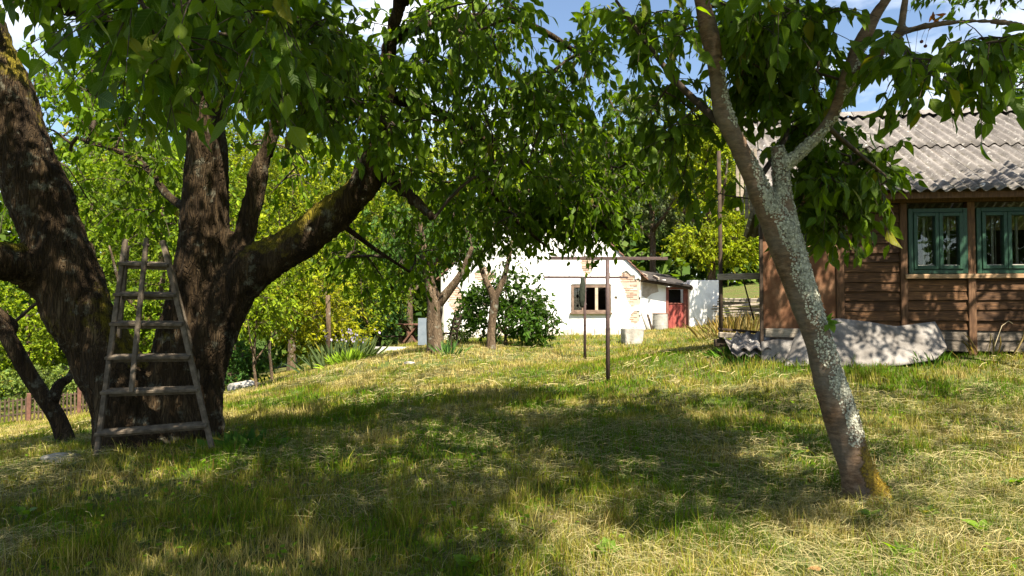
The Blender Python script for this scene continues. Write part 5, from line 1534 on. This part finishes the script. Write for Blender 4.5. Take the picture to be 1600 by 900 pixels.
tuft_plant('iris_clump', 'small clump of upright blue-green leaves right of the plum tree trunk', pb(700, 552, 15.6), 36, .38, (.08, .17, .04), .10, 'plant', .22, seed=3)
tuft_plant('nettle_clump', 'dark nettles growing at the foot of the old cherry trunk', pb(392, 690, 6.4), 50, .16, (.06, .13, .02), .16, 'plant', 1.1, seed=4, sp=.9)
tuft_plant('nettle_clump', 'green weeds between the leaning sheet and the hut corner post', pb(1455, 560, 9.6), 34, .24, (.07, .14, .02), .14, 'plant', .12, seed=5)
tuft_plant('dry_stalks', 'tall dry straw-coloured stalks against the right part of the hut wall', pb(1540, 560, 10.0), 22, .45, (.30, .24, .11), .22, 'plant', .02, seed=6, sp=.5)
tuft_plant('dry_stalks', 'tall dry grass seen through the porch beside the heap of planks', pb(1150, 490, 20), 240, .75, (.34, .26, .10), .45, 'plant', .022, seed=7, sp=.3)
tuft_plant('fern_clump', 'little bright fern under the left end of the porch beam', pb(1140, 548, 10.9), 50, .24, (.09, .19, .02), .12, 'plant', .5, seed=8, sp=.9)
tuft_plant('porch_weeds', 'green tuft in front of the broken corrugated roofing', pb(1155, 566, 10.2), 60, .22, (.07, .14, .02), .2, 'plant', .10, seed=9)
tb = Tubes(); q = W(1548, 555, 9.9); tb.add(np.array([(0, 0, 0), (.10, 0, .28), (.17, 0, .46), (.27, 0, .53), (.33, 0, .49)]), [.006, .005, .004, .003, .004], 5)
o = mobj('dry_stalk', tb.mesh('dry_stalk'), rough_mat('straw', [(.3, (.42, .34, .2)), (.7, (.6, .5, .33))], 9)); o.location = (q[0], q[1], g1(q[0], q[1])); tag(o, 'single bent pale dry stalk nodding in front of the hut wall', 'plant')
wr = np.random.default_rng(90)
weeds = [(1535, 845, 'at the lower right'), (1448, 812, 'right of the leaning cherry foot'), (1362, 820, 'just below the leaning cherry foot'), (1405, 880, 'near the bottom edge under the leaning cherry'),
         (1585, 770, 'near the right edge'), (945, 880, 'near the bottom edge in the middle'), (735, 890, 'in a light patch near the bottom'), (40, 795, 'in the light patch near the left edge'), (1240, 720, 'in the shade left of the leaning trunk'), (1115, 735, 'in the shade well left of the leaning trunk')]
for k, (px, py, lb) in enumerate(weeds):
    D = CAMZ * F / (py - 480); q = pb(px, py, D)
    n = 9; t = thing('broadleaf_weed', 'small broad-leaved weed in the grass ' + lb, 'weed', q, 0, 'broad-leaved weeds in the lawn')
    a = wr.uniform(0, 6.28, n)
    Dr = np.stack([np.cos(a), np.sin(a), wr.uniform(.3, 1.0, n)], 1)
    P = np.stack([np.cos(a) * .01, np.sin(a) * .01, wr.uniform(.01, .05, n)], 1)
    mobj('leaves', leaves_mesh('leaves', P, Dr, np.tile((0, 0, 1.), (n, 1)) + wr.normal(size=(n, 3)) * .3, wr.uniform(.05, .095, n), leaf_colours(n, (.14, .24, .025), wr, .25), True, wide=1.5), MAT['leaf_near'], t)

# ------------------------------------------------------------------ grass and cut hay
def ring_points(y0, y1, dens, rng, clump):
    area = (y1 * y1 - y0 * y0) * .95 + 1.2 * (y1 - y0)
    n = int(area * dens)
    y = np.sqrt(rng.uniform(y0 * y0, y1 * y1, n)); hw_ = .95 * y + .6
    x = rng.uniform(-1, 1, n) * hw_
    if clump:
        m = max(8, n // clump)
        k = rng.integers(0, m, n)
        cx2, cy2 = x[:m], y[:m]
        use = rng.random(n) < .62
        x = np.where(use, cx2[k] + rng.normal(0, .024 + y0 * .002, n), x); y = np.where(use, cy2[k] + rng.normal(0, .024 + y0 * .002, n), y)
    inside = (x > 3.9 + .0) & (y > 10.62) & (y < 16)
    house_ = (x > -2.3) & (x < 4.3) & (y > 22.9)
    ok = ~inside & ~house_
    return x[ok], y[ok]
def blades(name, rings, rng):
    Vs, Qs, Ts, Cs, off = [], [], [], [], 0
    for (y0, y1, dens, clump, h0, w0, seg) in rings:
        x, y = ring_points(y0, y1, dens, rng, clump)
        n = len(x)
        z = gz(x, y) - .01
        patch = vnoise(x, y, .9, 3); fine = vnoise(x, y, 3.1, 4)
        hgt = h0 * (.25 + 1.9 * fine * patch + .55 * rng.random(n) ** 3) * np.where(rng.random(n) < .03, 1.7, 1)
        th = rng.uniform(0, 2 * np.pi, n); lean = np.clip(np.abs(rng.normal(.35, .35, n)), 0, 1.4)
        d = np.stack([np.cos(th), np.sin(th)], 1)
        ph = rng.uniform(0, 2 * np.pi, n)
        wv = np.stack([np.cos(ph), np.sin(ph), np.zeros(n)], 1) * (w0 * rng.uniform(.6, 1.3, n))[:, None]
        b = np.stack([x, y, z], 1)
        def at(f):
            return b + np.stack([d[:, 0] * lean * hgt * f ** 1.7, d[:, 1] * lean * hgt * f ** 1.7, hgt * f * (1 - .28 * lean * f)], 1)
        # colours: green, yellow-green and straw in patches
        dry = np.clip((vnoise(x, y, 1.25, 11) - .5) * 2.8 + .23 + rng.normal(0, .25, n) + .45 * np.clip((y - 9) / 6, 0, 1) + .15 * (x > .2) * (y < 4.6), 0, 1)[:, None]  # dry patches, plus painted sunlight: front right and far lawn made strawier
        g = np.array((.078, .150, .007)) * (.7 + .7 * rng.random((n, 1)))
        yg = np.array((.235, .232, .022)) * (.75 + .5 * rng.random((n, 1)))
        st_ = np.array((.45, .36, .14)) * (.65 + .6 * rng.random((n, 1)))
        col = np.where(dry < .5, g * (1 - dry * 2) + yg * dry * 2, yg * (2 - dry * 2) + st_ * (dry * 2 - 1))
        bro = rng.random((n, 1)) < .14
        col = np.where(bro, np.array((.17, .115, .035)) * (.6 + .7 * rng.random((n, 1))), col)
        if seg == 2:
            m1 = at(.55); t = at(1.0)
            V = np.stack([b - wv, b + wv, m1 + wv * .75, m1 - wv * .75, t], 1); k = 5
            i = np.arange(n)[:, None] * k + off
            Qs.append(i + np.array([[0, 1, 2, 3]])); Ts.append(i + np.array([[3, 2, 4]]))
        else:
            V = np.stack([b - wv, b + wv, at(1.0)], 1); k = 3
            Ts.append(np.arange(n)[:, None] * k + off + np.array([[0, 1, 2]]))
        Vs.append(V.reshape(-1, 3)); Cs.append(np.repeat(col, k, 0)); off += n * k
    me = fast_mesh(name, np.concatenate(Vs), np.concatenate(Qs), np.concatenate(Ts))
    set_col(me, 'leaf_col', np.concatenate(Cs))
    return me
rng = np.random.default_rng(55)
gme = blades('grass', [(2.0, 4.6, 4200, 14, .080, .0018, 2), (4.6, 8.0, 1900, 12, .088, .0030, 2), (8.0, 14.0, 900, 10, .095, .0055, 2), (14, 33, 210, 8, .11, .012, 1), (2.0, 5.2, 600, 70, .145, .0022, 2), (5.2, 9.5, 260, 60, .15, .0032, 2)], rng)
tag(mobj('grass', gme, MAT['grass']), 'patchy mown grass covering the whole orchard lawn', 'grass', kind='stuff')

def straw(rings, rng):
    Vs, Cs, Qs, off = [], [], [], 0
    for (y0, y1, dens, ln, w0) in rings:
        x, y = ring_points(y0, y1, dens, rng, 0)
        keep = rng.random(len(x)) < np.clip((vnoise(x, y, .9, 21) - .42) * 5.0, .05, 1)
        x, y = x[keep], y[keep]; n = len(x)
        sw = vnoise(x, y, .5, 25) * 9
        th = sw + rng.normal(0, .9, n); L_ = ln * rng.uniform(.4, 1.5, n)
        d = np.stack([np.cos(th), np.sin(th)], 1) * L_[:, None] * .5
        z0 = rng.uniform(.012, .07, n)
        za = gz(x - d[:, 0], y - d[:, 1]) + z0 + rng.normal(0, .014, n); zb2 = gz(x + d[:, 0], y + d[:, 1]) + z0 + rng.normal(0, .014, n)
        zc = gz(x, y) + z0 + rng.uniform(0, .02, n)
        per = np.stack([-np.sin(th), np.cos(th), rng.normal(0, .7, n)], 1); per = unit(per) * (w0 * rng.uniform(.5, 1.2, n))[:, None]
        bnd = per * 0 + np.stack([-np.sin(th), np.cos(th), np.zeros(n)], 1) * (L_ * rng.normal(0, .035, n))[:, None]
        A = np.stack([x - d[:, 0], y - d[:, 1], za], 1); M_ = np.stack([x, y, zc], 1) + bnd; B = np.stack([x + d[:, 0], y + d[:, 1], zb2], 1)
        V = np.stack([A - per, A + per, M_ + per, M_ - per, B + per, B - per], 1).reshape(-1, 3)
        i = np.arange(n)[:, None] * 6 + off
        Qs += [i + np.array([[0, 1, 2, 3]]), i + np.array([[3, 2, 4, 5]])]
        gm = rng.random((n, 1))
        c = np.where(gm < .62, np.array((.40, .34, .16)), np.where(gm < .85, np.array((.28, .27, .11)), np.array((.16, .19, .08)))) * (.45 + .7 * rng.random((n, 1)))
        Vs.append(V); Cs.append(np.repeat(c, 6, 0)); off += n * 6
    me = fast_mesh('cut_hay', np.concatenate(Vs), np.concatenate(Qs)); set_col(me, 'leaf_col', np.concatenate(Cs))
    return me
hme = straw([(2.0, 4.8, 2000, .12, .0009), (4.8, 9, 1000, .14, .0015), (9, 20, 110, .18, .004)], rng)
tag(mobj('cut_hay', hme, MAT['hay']), 'loose dry cut grass lying over the mown lawn', 'hay', kind='stuff')
# clover and other small broad leaves among the blades
rng = np.random.default_rng(64)
n = 9000
y = np.sqrt(rng.uniform(4.5, 70, n)); x = rng.uniform(-.9, .9, n) * y
k = vnoise(x, y, 1.3, 71) > .56
x, y = x[k], y[k]; n = len(x)
P = np.stack([x, y, gz(x, y) + rng.uniform(.015, .07, n)], 1)
me = leaves_mesh('clover', P, rng.normal(size=(n, 3)) * np.array((1, 1, .3)), rng.normal(size=(n, 3)) * .45 + np.array((0, 0, 1)), rng.uniform(.018, .046, n), leaf_colours(n, (.095, .175, .010), rng, .35), False, wide=1.5)
tag(mobj('clover', me, MAT['grass']), 'patches of clover and small broad leaves between the grass blades', 'clover', kind='stuff')
# a few fallen leaves
rng = np.random.default_rng(66)
n = 45
y = rng.uniform(2.6, 8, n); x = rng.uniform(-.85, .85, n) * y
P = np.stack([x, y, gz(x, y) + .04], 1)
me = leaves_mesh('fallen_leaves', P, rng.normal(size=(n, 3)) * np.array((1, 1, .25)), rng.normal(size=(n, 3)) * .4 + np.array((0, 0, 1)), rng.uniform(.03, .07, n), leaf_colours(n, (.20, .12, .05), rng, .4), True)
tag(mobj('fallen_leaves', me, MAT['hay']), 'scattered dry brown leaves fallen on the grass', 'fallen leaves', kind='stuff')
